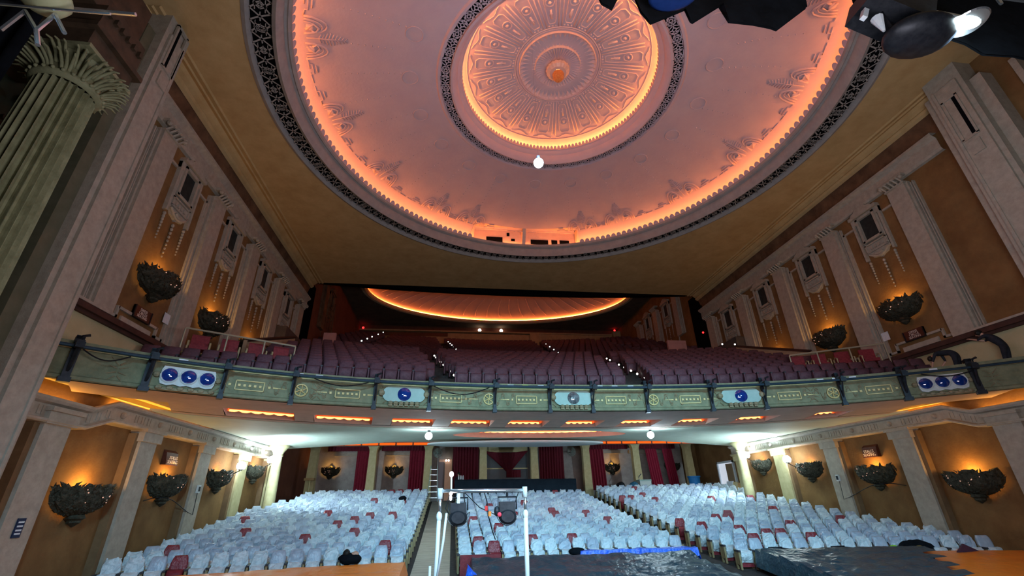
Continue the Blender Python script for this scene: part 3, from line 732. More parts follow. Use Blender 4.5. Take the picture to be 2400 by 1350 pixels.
# ------------------------------------------------------------------ stalls pilasters, frieze, signs
for sgn, side in SIDES:
    for i, y in enumerate(PILY):
        o = empty('pilaster', (0, 0, 0)); struct(o)
        m = MB(); m.box(*sorted((sgn * 11.72, sgn * 12)), y - .36, y + .36, 0, 4.2); m.build('shaft', STONE if i < 3 else STONE2, o)
        m = MB(); m.box(*sorted((sgn * 11.8, sgn * 12)), y - .5, y - .36, 0, 4.2); m.build('return', mat('shade_brown_reveal', (0.17, 0.10, 0.05), (0.24, 0.15, 0.075), 2, 0.9), o)  # brown paint on the pilaster return
        m = MB(); m.box(*sorted((sgn * 11.64, sgn * 12)), y - .42, y + .42, 4.0, 4.3); m.box(*sorted((sgn * 11.58, sgn * 12)), y - .46, y + .46, 4.24, 4.32); m.build('capital', STONE if i < 3 else STONE2, o)
    ys = [9.2, 11.6, 12.35, 24.2]; dz = [-.27, -.27, 0, 0]
    prof = [(0, 4.28), (.34, 4.28), (.38, 4.31), (.38, 4.35), (.26, 4.38), (.26, 4.64), (.36, 4.67), (.40, 4.72), (.40, 4.77), (.34, 4.79), (.32, 4.72), (0, 4.70)]
    m = MB(); m.grid([[(sgn * (12 - p), y, z + q) for p, z in prof] for y, q in zip(ys, dz)]); struct(m.build('trim_frieze_' + side, STONE))
    m = MB()
    for j in range(54):
        y = 9.5 + j * .27; q = 0 if y > 12.35 else (-.27 if y < 11.6 else -.27 + .27 * (y - 11.6) / .75)
        if j % 6 == 0: m.ball((sgn * 11.72, y, 4.51 + q), .08, 8, 5)
        elif j % 6 in (2, 3, 4): m.box(*sorted((sgn * 11.72, sgn * 11.75)), y - .04, y + .04, 4.42 + q, 4.6 + q); m.box(*sorted((sgn * 11.72, sgn * 11.75)), y + .07, y + .11, 4.42 + q, 4.6 + q)
    struct(m.build('trim_frieze_studs_' + side, STONE))
    # STALLS SEATING box sign
    e = empty('wall_sign', (sgn * 12, 15.68, 3.70)); tag(e, 'small brown STALLS SEATING box sign on the %s stalls wall' % side, 'sign', 'stalls seating signs')
    m = MB(); m.hexa([(-sgn * .0, -.31, -.17), (-sgn * .16, -.31, -.17), (-sgn * .16, .31, -.17), (0, .31, -.17), (0, -.31, .26), (-sgn * .10, -.31, .18), (-sgn * .10, .31, .18), (0, .31, .26)] if sgn > 0 else [(.16, -.31, -.17), (0, -.31, -.17), (0, .31, -.17), (.16, .31, -.17), (.10, -.31, .18), (0, -.31, .26), (0, .31, .26), (.10, .31, .18)])
    m.build('case', DKRED, e)
    text('STALLS\nSEATING', .135, (-sgn * .165, 0, -.03), (pi / 2, 0, -sgn * pi / 2), LETTER, e)
    e = empty('wall_sign', (sgn * 11.97, 12.46, 7.16)); tag(e, 'brown three-line lettered sign under the first upper sconce on the %s wall' % side, 'sign', 'circle seating signs')
    m = MB(); m.box(*sorted((0, -sgn * .05)), -.36, .36, -.15, .16); m.build('board', DKRED, e)
    m = MB()
    for a, b in (((-.36, -.36), (-.15, .16)), ((.33, .36), (-.15, .16))): m.box(*sorted((0, -sgn * .07)), a[0], a[0] + .03, b[0], b[1])
    m.box(*sorted((0, -sgn * .07)), -.36, .36, -.18, -.15); m.build('frame', BLACK, e)
    text('DRESS\nCIRCLE\nSEATING', .105, (-sgn * .055, 0, 0), (pi / 2, 0, -sgn * pi / 2), LETTER, e)
    e = empty('notice', (sgn * 11.93, 13.45, 7.42)); m = MB(); m.box(*sorted((0, -sgn * .015)), -.14, .14, -.15, .15)
    tag(m.build('notice', WHITE, None, (sgn * 11.93, 13.45, 7.42)), 'pale printed notice sheet at the edge of the second %s upper pilaster' % side, 'notice', 'notices on the upper walls')
    bpy.data.objects.remove(e)
# navy plate on the first left pilaster
e = empty('wall_plate', (-11.71, 10.92, 2.08)); tag(e, 'navy plate with pale printed bars on the left pilaster nearest the stage', 'sign')
m = MB(); m.box(0, .02, -.09, .09, -.17, .17); m.build('plate', NAVY, e)
m = MB()
for z in (.10, .03, -.04, -.10): m.box(.02, .025, -.065, .065, z - .015, z + .015)
m.build('printed_bar', WHITE, e)
for sgn, side in SIDES:
    e = empty('socket_box', (sgn * 11.71, 17.3, 2.9)); tag(e, 'small grey electrical box on the third %s stalls pilaster' % side, 'socket box', 'electrical boxes on the stalls pilasters')
    m = MB(); m.box(*sorted((0, -sgn * .06)), -.08, .08, -.12, .12); m.build('case', TURQ, e)
    m = MB(); m.box(*sorted((-sgn * .06, -sgn * .07)), -.05, .05, -.07, .07); m.build('cover', BLACK, e)
    # trailing cable along the wall
    m = MB(); pts = [(sgn * 11.66, 14.5 + .35 * t, 2.55 + .35 * sin(t * .55) * .5 - .03 * t + (.5 if t > 14 else 0) * 0) for t in range(9)] + [(sgn * 11.66, 17.25, 2.85)]
    m.tube(pts, .012, 4); tag(m.build('cable', BLACK), 'thin black cable looping between the %s stalls pilasters' % side, 'cable', 'cables on the stalls walls')
    # cold work lamps clipped to the sconces
    for i, (y, z, x, t) in enumerate(((19.6, 3.70, 11.45, (9.5, 21.5, 5.0)), (22.4, 4.12, 11.4, (10.0, 24.0, 5.1)))):
        e = empty('work_lamp', (sgn * x, y, z)); tag(e, 'cold white work lamp clipped above the %s sconce of the %s stalls wall' % (('third', 'fourth')[i], side), 'work lamp', 'cold work lamps on the stalls walls')
        m = MB(); m.lathe([(.02, -.12), (.1, -.08), (.15, .02), (.16, .08)], (0, 0, 0), 12); m.build('reflector', ALU, e)
        m = MB(); m.ball((0, 0, .06), .165, 12, 8); m.build('bulb', E_WHITE, e, smooth=True)
        m = MB(); m.tube([(0, 0, -.1), (sgn * .3, 0, -.25), (sgn * .5, 0, -.3)], .02, 5); m.build('clamp_arm', BLACK, e)
        light('work_lamp_beam', 'SPOT', (sgn * (x - .15), y, z + .2), 1100, COLD, .1, (sgn * t[0], t[1], t[2]), 150, .6)
        light('work_lamp_glow', 'POINT', (sgn * (x - .35), y - .1, z + .15), 22, COLD, .1)
# ------------------------------------------------------------------ round columns of the stalls
for sgn, side in SIDES:
    o = empty('round_column', (sgn * 11.19, 22.5, 0)); struct(o)
    m = MB(); m.lathe([(.24, 2.0), (.22, 3.2), (.19, 4.35)], n=24); m.build('shaft', STONE2, o, smooth=True)
    m = MB(); m.lathe([(.19, 4.33), (.23, 4.36), (.2, 4.4), (.23, 4.5), (.34, 4.66), (.42, 4.74), (.42, 4.98)], n=24); m.build('capital', STONE2, o, smooth=True, angle=40)
for x in (-11.1, -8.0, -4.8, -1.55, 1.55, 4.8, 8.0, 11.1):
    y = 28.6 if abs(x) < 11 else 27.9
    o = empty('rear_post', (x, y, 0)); struct(o)
    m = MB(); m.hexa([(-.25, -.2, 2.3), (.25, -.2, 2.3), (.25, .2, 2.3), (-.25, .2, 2.3), (-.2, -.18, 5.1), (.2, -.18, 5.1), (.2, .18, 5.1), (-.2, .18, 5.1)]); m.build('shaft', STONE2, o)
    m = MB()
    pr = [(.2, 5.05), (.21, 5.15), (.26, 5.3), (.34, 5.42), (.36, 5.55)]
    m.grid([[(sx * w_, sy * .2, z) for sx, sy in ((-1, -1), (1, -1), (1, 1), (-1, 1))] for w_, z in pr], close=True); m.build('capital', STONE2, o)
# ------------------------------------------------------------------ balcony front
XS = [-12 + .5 * i for i in range(49)]
prof = [(.1, 4.75), (0, 4.75), (-.05, 4.77), (-.05, 4.83), (0, 4.86), (0, 5.39), (-.05, 5.42), (-.09, 5.46), (-.09, 5.53), (.28, 5.56), (.28, 5.0)]
m = MB(); m.grid([[(x, fy(x, o), z) for x in XS] for o, z in prof])
FA = m.build('wall_balcony_front', GREEN); struct(FA)
m = MB(); m.grid([[(x, fy(x, o), z) for x in XS] for o, z in ((-.055, 5.375), (-.06, 5.395), (-.02, 5.40))])
struct(m.build('trim_gold_line', GOLD))
m = MB(); m.grid([[(x, fy(x, -.07), z) for x in XS] for z in (5.47, 5.5)]); struct(m.build('trim_balcony_ledge', mat('sage_ledge_paint', (0.30, 0.33, 0.20), (0.40, 0.42, 0.27), 4, 0.7)))
def slope(x): return atan2(-.0282 * x - 4.32e-4 * x ** 3, 1)
def onf(m, x, z, out=.02):
    m.v = [tuple(Matrix.Rotation(slope(x), 3, 'Z') @ Vector(p) + Vector((x, fy(x) - out, z))) for p in m.v]; return m
for i, x in enumerate((-8.45, -6.27, -3.49, -1.25, 1.52, 3.83, 6.70, 8.85)):
    m = MB()
    for a, b, c_, d in ((-.32, .32, .10, .12), (-.32, .32, -.12, -.10), (-.32, -.30, -.12, .12), (.30, .32, -.12, .12)): m.box(a, b, -.02, .02, c_, d)
    for k in range(-3, 4):
        if abs(k) <= 2 or abs(k) == 3:
            q = k * .115 if abs(k) < 3 else k * .145
            m.box(q - .028, q + .028, -.015, .015, -.028, .028)
    for s_ in (-1, 1): m.poly([(s_ * .52, 0, .02), (s_ * .85, 0, 0), (s_ * .52, 0, -.02)], (0, -.015, 0))
    onf(m, x, 5.07); struct(m.build('trim_gold_panel', GOLD))
def scroll(m, cx, s_, rnd):
    for k in range(5):
        a = rnd.uniform(-.4, .4); x0 = cx + s_ * (.2 + .16 * k)
        pts = [(x0 + s_ * (.02 * t), -.01, .0 + (.16 if k % 2 else -.16) * sin(t * .55) + .02 * cos(t + k)) for t in range(7)]
        m.tube(pts, .016, 4, taper=[1, 1, .9, .8, .7, .5, .3])
        c = (x0 + s_ * .05, -.01, (.13 if k % 2 else -.13)); m.tube([(c[0] + .055 * (1 - t / 11) * cos(t * .9), -.01, c[2] + .055 * (1 - t / 11) * sin(t * .9)) for t in range(10)], .012, 4)
for i, x in enumerate((-7.37, -2.38, 2.68, 7.81)):
    rnd = random.Random(i); m = MB()
    for s_ in (-1, 1): scroll(m, 0, s_, rnd)
    onf(m, x, 5.07); struct(m.build('trim_fascia_scroll', GREENR))
    m = MB(); m.tube([(.15 * cos(2 * pi * t / 20), -.02, .15 * sin(2 * pi * t / 20)) for t in range(20)], .018, 5, True)
    for k in range(6): m.tube([(.03 * cos(k * pi / 3), -.02, .03 * sin(k * pi / 3)), (.09 * cos(k * pi / 3 + .4), -.02, .09 * sin(k * pi / 3 + .4)), (.14 * cos(k * pi / 3 + .4), -.02, .14 * sin(k * pi / 3 + .4))], .012, 4)
    m.ball((0, -.02, 0), .03, 6, 4); onf(m, x, 5.07, .03); struct(m.build('trim_medallion', GOLD))
for i, x in enumerate((-5.25, -4.15, .75, -.45, 4.7, 5.9, -10.6, -9.0, 9.3, 10.9, -7.0, 7.3)):
    rnd = random.Random(40 + i); m = MB()
    for s_ in (-1, 1):
        for k in range(4): m.tube([(s_ * (.02 + .03 * t), -.01, (k - 1.5) * .08 + (k - 1.5) * .02 * t) for t in range(6)], .014, 4, taper=[1, .9, .8, .6, .4, .2])
    onf(m, x, 5.07); struct(m.build('trim_fascia_leaf', GREENR))
# lighting pipe on brackets
BR = [-11.19, -10.2, -8.97, -7.57, -5.59, -4.11, -2.22, -.56, .76, 2.46, 4.44, 5.99, 8.0, 9.37, 10.64]
for i, x in enumerate(BR):
    e = empty('lighting_bracket', (x, fy(x), 5.2), slope(x))
    tag(e, 'black steel bracket holding the lighting pipe on the balcony front, %s from the left' % ORD[i], 'bracket', 'steel brackets along the balcony front')
    w_ = .045 if 2 <= i <= 12 else .07
    m = MB(); m.box(-w_, w_, -.14, -.08, -.5, .42); m.box(-w_ * 1.4, w_ * 1.4, -.16, 0, -.52, -.42); m.build('post', BLACK, e)
    m = MB(); m.box(-w_ * .8, w_ * .8, -.52, -.1, .18, .26); m.box(-w_, w_, -.14, .1, .36, .44); m.build('arm', BLACK, e)
    m = MB(); m.tube([(0, -.46, .2), (0, -.12, -.3)], w_ * .5, 5); m.build('brace', BLACK, e)
    m = MB(); m.box(-.07, .07, -.56, -.42, .1, .22); m.tube([(0, -.49, .22), (0, -.49, .34), (.1, -.49, .38)], .03, 5); m.build('clamp', BLACK, e)
m = MB(); m.tube([(x, fy(x, -.49), 5.36) for x in [-11.3 + .45 * i for i in range(51)]], .035, 8)
tag(m.build('lighting_pipe', mat('dark_blue_steel_pipe', (0.03, 0.06, 0.09), (0.05, 0.09, 0.13), 8, 0.35, metal=.5)), 'long dark steel pipe running in front of the whole balcony front', 'pipe')
rnd = random.Random(5)
for a, b, sag, nm in ((-10.9, -10.3, .16, 'leftmost pair of brackets'), (-7.0, -5.7, .14, 'fourth and fifth brackets'), (-4.0, -2.4, .22, 'sixth and seventh brackets'), (9.5, 10.5, .12, 'last two brackets on the right')):
    m = MB(); m.tube([(a + (b - a) * t / 10, fy(a + (b - a) * t / 10, -.45), 5.32 - sag * sin(pi * t / 10)) for t in range(11)], .014, 4)
    tag(m.build('cable', BLACK), 'black cable sagging below the lighting pipe between the ' + nm, 'cable', 'cables under the lighting pipe')
TG = [-1.73, -1.29, -.81, 1.03, 1.5, 2.0, -9.69, -7.44, -6.99, 7.55, 7.93, 8.33, 9.98]
for i, x in enumerate(sorted(TG)):
    m = MB(); m.box(-.09, .09, -.012, 0, -.028, .028); onf(m, x, 5.47, .10)
    yel = abs(x + 1.29) < .01
    tag(m.build('tape_label', mat('yellow_tape', (0.5, 0.6, 0.08), None, 1, .6) if yel else WHITE), ('yellow-green' if yel else 'white') + ' tape label stuck on the balcony ledge, %s from the left' % ORD[i], 'label', 'tape labels on the balcony ledge')
# spotlights recessed in the balcony front
def lensm(r):
    m = MB(); m.lathe([(r, 0), (r * .8, .03), (r * .4, .055), (.001, .06)], n=20); m.v = [(x, -z, y) for x, y, z in m.v]; return m
for i, (x, nm) in enumerate(((-4.79, 'left of centre'), (.18, 'in the middle'), (5.32, 'right of centre'))):
    e = empty('spotlight_housing', (x, fy(x) - .1, 5.12), slope(x)); tag(e, 'pale teal oblong housing with one blue lens, ' + nm + ' of the balcony front', 'spotlight', 'single spotlights in the balcony front')
    m = MB(); pts = []
    for t in range(20):
        a = 2 * pi * t / 20; pts.append((.39 * (1 if cos(a) > 0 else -1) + .2 * cos(a), 0, .21 * sin(a)))
    m.poly(pts, (0, .1, 0)); m.build('housing', TEAL, e)
    m = lensm(.185); m.v = [(a, b - .01, c) for a, b, c in m.v]; m.build('lens', LENS if i != 1 else mat('black_mirror_glass', (0.01, 0.01, 0.015), (0.25, 0.28, 0.3), 6, 0.1, spec=1), e, smooth=True)
    m = MB()
    for k in range(6):
        m.ball((-.36 + .145 * k, -.02, -.25), .07, 8, 5, 1, 1, .8); m.box(-.36 + .145 * k - .05, -.36 + .145 * k + .05, -.04, .06, -.33, -.26)
    m.build('shell_edging', GREENR, e)
    for s_ in (-1, 1): m = MB(); m.ball((s_ * .62, 0, .02), .09, 8, 5); m.build('side_shell', GREENR, e)
for i, (x, nm) in enumerate(((-9.52, 'left'), (10.03, 'right'))):
    e = empty('spotlight_housing', (x, fy(x) - .12, 5.1), slope(x)); tag(e, 'white housing with three round blue lenses at the %s end of the balcony front' % nm, 'spotlight', 'triple spotlights in the balcony front')
    m = MB(); pts = [(-.53, 0, .1), (-.5, 0, .2), (.5, 0, .2), (.53, 0, .08), (.53, 0, -.12)] + [(.5 - .125 * k, 0, -.2 - (.03 if k % 2 else 0)) for k in range(9)] + [(-.53, 0, -.12)]
    m.poly(pts, (0, .1, 0)); m.build('housing', TURQ, e)
    for k in (-1, 0, 1):
        m = lensm(.155); m.v = [(a + k * .365, b - .01, c) for a, b, c in m.v]; m.build('lens', LENS, e, smooth=True)
        m = MB(); m.tube([(k * .365 + .165 * cos(2 * pi * t / 16), -.015, .165 * sin(2 * pi * t / 16)) for t in range(16)], .018, 5, True); m.build('bezel', TURQ, e)
    m = MB()
    for k in range(6): m.ball((-.5 + .2 * k, -.0, -.29), .07, 8, 5, 1.1, 1, .7)
    m.box(-.5, .5, -.02, .05, -.34, -.28); m.build('shell_edging', GREENR, e)
    for s_ in (-1, 1): m = MB(); m.ball((s_ * .60, .04, .0), .07, 8, 5); m.build('side_shell', GREENR, e)
# ------------------------------------------------------------------ soffit with ten lit coffers
SL = [(-9.98, -8.34), (-7.83, -6.14), (-5.53, -4.15), (-3.58, -2.14), (-1.57, -.19), (.48, 1.81), (2.53, 3.87), (4.61, 5.86), (6.58, 7.8), (8.87, 9.77)]
def fan(u, o): return u * (.90 + .10 * min(o, 3.6) / 3.3)
def sp(u, o, z): x = fan(u, o); return (x, fy(x, o), z)
O0, O1, O2 = 1.75, 3.25, 3.7
m = MB()
us = [-12.4 + .4 * i for i in range(63)]
m.grid([[sp(u, o, 4.75) for u in us] for o in (0, .3, .32, 1.0, O0)])
m.grid([[sp(u, o, z) for u in [-11.0 + .4 * i for i in range(56)]] for o, z in ((O1 + .08, 4.74), (O2, 4.74))])
edges = [-11.0] + [v for s_ in SL for v in s_] + [11.0]
for a, b in zip(edges[::2], edges[1::2]):
    k = max(1, int((b - a) / .4)); uu = [a + (b - a) * t / k for t in range(k + 1)]
    m.grid([[sp(u, o, 4.75) for u in uu] for o in (O0, (O0 + O1) / 2, O1 + .08)])
struct(m.build('ceiling_soffit', SOFF))
m = MB()
for a, b in zip(edges[2:-1:2], edges[1:-1:2]):
    a, b = b, a
    a, b = min(a, b), max(a, b)
for a, b in SL:
    uu = [a + (b - a) * t / 4 for t in range(5)]
    m.grid([[sp(u, O0, z) for u in uu] for z in (4.75, 5.4)]); m.grid([[sp(u, o, 5.4) for u in uu] for o in (O0, O1 + .5)])
    m.grid([[sp(u, O1 + .5, z) for u in uu] for z in (5.4, 4.8)]); m.grid([[sp(u, o, 4.83) for u in uu] for o in (O1 + .05, O1 + .5)])
    for u in (a, b): m.grid([[sp(u, o, z) for o in (O0, O1 + .5)] for z in (4.75, 5.4)])
struct(m.build('ceiling_coffers', SOFF))
m = MB()
for a, b in SL:
    n = 6
    for k in range(n):
        u0, u1 = a + (b - a) * k / n, a + (b - a) * (k + 1) / n
        pts = [sp(u0, O1, 4.745)] + [sp(u0 + (u1 - u0) * t / 6, O1, 4.86 + .045 * abs(2 * t / 6 - 1) ** 1.5 * 1.0) for t in range(7)] + [sp(u1, O1, 4.745)]
        m.poly(pts, (0, .05, 0))
struct(m.build('trim_coffer_shell_edging', SOFF))
for i, (a, b) in enumerate(SL):
    m = MB(); m.tube([sp(a + .06 + (b - a - .12) * t / 4, O1 + .22, 4.93) for t in range(5)], .035, 5)
    tag(m.build('coffer_light', emis('orange_red_coffer_tube', (1.0, .16, .035), 11)), 'orange light glowing in the ceiling coffer under the balcony, %s from the left' % ORD[i], 'light', 'coffer lights under the balcony')
# ------------------------------------------------------------------ ceiling under the balcony
def zc(y): return 4.75 + .048 * (y - 16.9)
RC, RA, RB = (.35, 19.75), 3.75, 1.85
m = MB()
inner = circ(RC, RA, 72, RB)
ring_to_rect(m, inner, (-12, 12, 17.15, 24.2), lambda x, y: zc(y) if abs(x) < 11.9 else 4.79)
us = [-11.4 + .6 * i for i in range(39)]
m.grid([[sp(u / 1.0, O2, 4.74) for u in us], [sp(u, O2 + .03, 4.80) for u in us], [sp(u, O2 + .12, 4.80) for u in us], [sp(u, O2 + .14, 4.74) for u in us], [(fan(u, 3.7), max(17.15, fy(fan(u, 3.7), O2 + .2)) if abs(u) < 2 else 17.15, zc(17.15)) for u in us]])
struct(m.build('ceiling_under_balcony', SOFFG))
m = MB()     # side strips above the frieze
for sgn in (-1, 1):
    m.grid([[(sgn * x, max(y, fy(x) + .9), z) for x, z in ((12, 5.02), (11.6, 5.02), (11.15, 5.0), (11.0, 4.80), (10.4, 4.79))] for y in (9.9, 11, 12, 13, 14, 15, 16, 17.0)])
    m.grid([[(sgn * x, 17.0, z) for x in (12, 10.9)] for z in (4.78, 5.05)])
CVS = m
for sgn, side in SIDES:
    m = MB(); m.tube([(sgn * 11.88, 9.8, 4.48), (sgn * 11.88, 11.5, 4.48)], .02, 5); m.tube([(sgn * 11.88, 12.5, 4.745), (sgn * 11.88, 16.6, 4.745)], .02, 5)  # amber strips added to make the ceiling edge above the frieze glow
    tag(m.build('cove_light', emis('amber_cove_tube', (1.0, .48, .09), 28)), 'amber strip light glowing above the %s stalls frieze' % side, 'light')
m = CVS
struct(m.build('ceiling_cove_sides', mat('ochre_cove_paint', (0.70, 0.50, 0.20), (0.78, 0.58, 0.26), 2, 0.8)))
m = MB()
m.grid([[(p[0], p[1], zc(p[1]) + dz) for p in inner] for dz in (0, .2)], close=True)
i2 = circ(RC, RA + .3, 72, RB + .3)
m.grid([[(p[0], p[1], zc(p[1]) + .2) for p in inner], [(p[0], p[1], zc(p[1]) + .2) for p in i2], [(p[0], p[1], zc(p[1]) + .7) for p in i2], [(RC[0], RC[1], 5.7)] * 72], close=True)
struct(m.build('ceiling_oval_recess', SOFF))
m = MB()
for k in range(60):
    a0 = 2 * pi * k / 60; pts = []
    for t in range(5):
        a = a0 + 2 * pi / 60 * t / 4; pts.append((RC[0] + RA * cos(a), RC[1] + RB * sin(a), zc(RC[1] + RB * sin(a)) + .19 + .05 * sin(pi * t / 4)))
    m.add(pts + [(p[0], p[1], zc(p[1]) + .16) for p in pts], [(0, 1, 6, 5), (1, 2, 7, 6), (2, 3, 8, 7), (3, 4, 9, 8)])
struct(m.build('trim_oval_shell_edging', SOFF))
m = MB(); m.tube([(RC[0] + (RA + .15) * cos(2 * pi * t / 48), RC[1] + (RB + .15) * sin(2 * pi * t / 48), zc(RC[1] + RB * sin(2 * pi * t / 48)) + .27) for t in range(48)], .025, 5, True)
tag(m.build('cove_light', emis('orange_oval_tube', (1.0, .20, .04), 18)), 'orange light around the shallow oval recess in the under-balcony ceiling', 'light')
# hanging oval reflector panel
m = MB(); e_ = [(-.25 + 4.35 * cos(2 * pi * t / 64), 22.85 + 1.05 * sin(2 * pi * t / 64)) for t in range(64)]
m.grid([[(x, y, 4.90) for x, y in e_], [(x, y, 4.83) for x, y in e_], [(-.25 + (x + .25) * .9, 22.85 + (y - 22.85) * .86, 4.79) for x, y in e_], [(-.25, 22.85, 4.79)] * 64], close=True); m.box(-.4, -.1, 22.7, 23, 4.88, 5.05)
struct(m.build('ceiling_oval_panel', mat('pale_blue_white_panel', (0.62, 0.72, 0.72), None, 1, .6)))
for i, (x, nm) in enumerate(((-4.28, 'left'), (4.28, 'right'))):
    e = empty('pendant_bulb', (x, 17.4, 4.56)); tag(e, 'bright cold globe bulb hanging under the balcony ceiling on the %s' % nm, 'bulb', 'globe bulbs under the balcony')
    m = MB(); m.ball((0, 0, 0), .135, 16, 10); m.build('globe', emis('cold_globe_bulb', (.8, .93, 1), 22), e, smooth=True)
    m = MB(); m.lathe([(.05, .2), (.06, .13), (.03, .12)], n=8); m.build('socket', BLACK, e)
    light('globe_glow', 'POINT', (x, 17.3, 4.36), 110, COLD, .12)
# lit panel valance across the rear
NP = 27
for i in range(NP):
    x0 = -11.3 + i * .845; 
    e = empty('light_panel', (x0 + .42, 24.25, 5.03)); tag(e, 'orange lit glass panel in the valance row above the rear posts, %s from the left' % ORD[i], 'light panel', 'orange light panels above the rear posts')
    m = MB(); m.box(-.385, .385, -.02, .02, -.055, .055); m.build('glass', emis('orange_lit_glass', (1.0, .13, .012), 1.15), e)
    m = MB()
    for a, b, c_, d in ((-.42, .42, .055, .09), (-.42, .42, -.08, -.055), (-.42, -.385, -.08, .09), (.385, .42, -.08, .09)): m.box(a, b, -.03, .03, c_, d)
    m.build('frame', mat('dark_orange_frame', (0.3, 0.05, 0.01), None, 1, .6), e)
m = MB(); m.box(-12, 12, 24.3, 24.5, 4.96, 5.7); m.box(-12, 12, 24.5, 30.6, 5.58, 5.7); struct(m.build('ceiling_rear_stalls', mat('olive_ceiling_paint', (0.25, 0.22, 0.15), (0.33, 0.29, 0.2), 2, .8)))
# ------------------------------------------------------------------ rear of the stalls
def drape(x0, x1, y, z0, z1, folds, amp=.07, taper=0.0, lean=0.0):
    m = MB(); n = folds * 6; rows = []
    for i in range(9):
        t = i / 8; z = z1 + (z0 - z1) * t; w_ = 1 - taper * t; xm = (x0 + x1) / 2 + lean * t
        rows.append([(xm + (x0 + (x1 - x0) * j / n - (x0 + x1) / 2) * w_, y + amp * (.5 + .5 * t) * sin(2 * pi * folds * j / n + .6 * t), z) for j in range(n + 1)])
    m.grid(rows); m.grid([[(p[0], p[1] + .03, p[2]) for p in r] for r in rows], flip=True)
    return m
VD = mat('shadowed_red_velvet', (0.09, 0.004, 0.012), (0.14, 0.008, 0.02), 9, 0.75, 0.2, 30)  # darker red velvet for central curtains, pelmets and swag
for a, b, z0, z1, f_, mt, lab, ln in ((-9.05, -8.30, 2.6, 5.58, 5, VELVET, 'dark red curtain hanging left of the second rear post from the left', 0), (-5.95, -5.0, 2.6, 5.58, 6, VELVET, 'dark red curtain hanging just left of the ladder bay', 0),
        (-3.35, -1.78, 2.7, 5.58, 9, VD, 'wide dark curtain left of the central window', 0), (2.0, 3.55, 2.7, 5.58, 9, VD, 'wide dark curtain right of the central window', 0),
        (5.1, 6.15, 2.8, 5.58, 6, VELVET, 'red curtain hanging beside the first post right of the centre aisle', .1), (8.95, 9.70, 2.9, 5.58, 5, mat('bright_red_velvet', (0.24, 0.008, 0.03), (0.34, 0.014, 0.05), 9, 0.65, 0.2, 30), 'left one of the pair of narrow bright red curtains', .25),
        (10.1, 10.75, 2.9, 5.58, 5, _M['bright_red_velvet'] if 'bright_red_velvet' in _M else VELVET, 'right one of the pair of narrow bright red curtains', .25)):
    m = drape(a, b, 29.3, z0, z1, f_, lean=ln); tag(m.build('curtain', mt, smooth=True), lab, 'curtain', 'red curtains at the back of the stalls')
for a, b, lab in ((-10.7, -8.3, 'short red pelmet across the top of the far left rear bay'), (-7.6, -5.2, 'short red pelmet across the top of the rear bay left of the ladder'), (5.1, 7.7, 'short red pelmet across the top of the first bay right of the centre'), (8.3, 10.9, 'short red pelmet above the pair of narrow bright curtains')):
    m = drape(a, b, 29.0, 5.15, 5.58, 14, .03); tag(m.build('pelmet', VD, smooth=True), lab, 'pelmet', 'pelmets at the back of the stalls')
for a, b in ((-10.6, -8.6), (-7.5, -5.5), (5.6, 7.9), (8.3, 11)):
    m = MB(); m.box(a, b, 30.3, 30.5, 5.0, 5.2); struct(m.build('trim_rear_cornice', STONE))
# central viewing window with a red swag
e = empty('window_20', (0, 30.1, 0)); struct(e)
m = MB(); m.box(-1.35, 1.35, 0, .05, 2.6, 5.2); m.build('pane', mat('dim_blue_grey_glass', (0.055, 0.075, 0.085), (0.08, 0.10, 0.11), 2, 0.4), e)
m = MB(); m.box(-1.4, 1.4, -.06, 0, 4.12, 4.18); m.box(-1.4, 1.4, -.08, 0, 5.12, 5.35); m.build('rail', STONE2, e)
m = MB(); rows = []
for i in range(10):
    t = i / 9; w_ = 1.3 * (1 - t) + .12; rows.append([(.15 * t + w_ * (j / 10 - 1), 29.95 - .06 * sin(j * 2.0 + 3 * t), 5.2 - 1.25 * t - .12 * sin(pi * j / 20)) for j in range(21)])
m.grid(rows); m.grid([[(p[0], p[1] + .03, p[2]) for p in r] for r in rows], flip=True)
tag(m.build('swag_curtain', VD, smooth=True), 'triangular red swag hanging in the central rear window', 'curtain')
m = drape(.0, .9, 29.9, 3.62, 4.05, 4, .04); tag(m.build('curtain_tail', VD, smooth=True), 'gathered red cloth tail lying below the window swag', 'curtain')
m = MB(); m.box(-1.4, 1.4, 30.0, 30.1, 5.3, 5.6); m.box(-.75, -.62, 29.8, 30.0, 5.18, 5.34); m.box(-.1, .25, 29.8, 30.0, 5.28, 5.36); struct(m.build('trim_window_head', CREAM))
# doorway left of centre; a faintly glowing flat plate stands in for the lit passage
e = empty('door_1', (-3.75, 30.45, 0)); struct(e)
m = MB(); m.box(-.45, .35, -.02, .02, 2.4, 4.75); m.build('opening', mat('warm_passage_wall', (0.42, 0.26, 0.20), (0.5, 0.32, 0.25), 2, .8, emit=(1, .6, .4), estr=.12), e)
m = MB(); m.box(-.50, -.14, -.06, -.02, 2.4, 4.6); m.build('leaf', mat('mauve_door_paint', (0.30, 0.24, 0.25), None, 1, .6), e)
m = MB(); m.box(-.58, -.5, -.1, 0, 2.4, 4.8); m.box(-.14, -.08, -.07, 0, 2.4, 4.6); m.build('frame', GREYW, e)
for dx in (-.02, .14):
    m = MB(); m.ball((-3.75 + dx, 30.3, 4.68), .06, 8, 6); tag(m.build('passage_bulb', E_WARMW), ('left' if dx < 0 else 'right') + ' one of two warm bulbs at the top of the lit rear doorway', 'bulb', 'bulbs in the rear doorway')
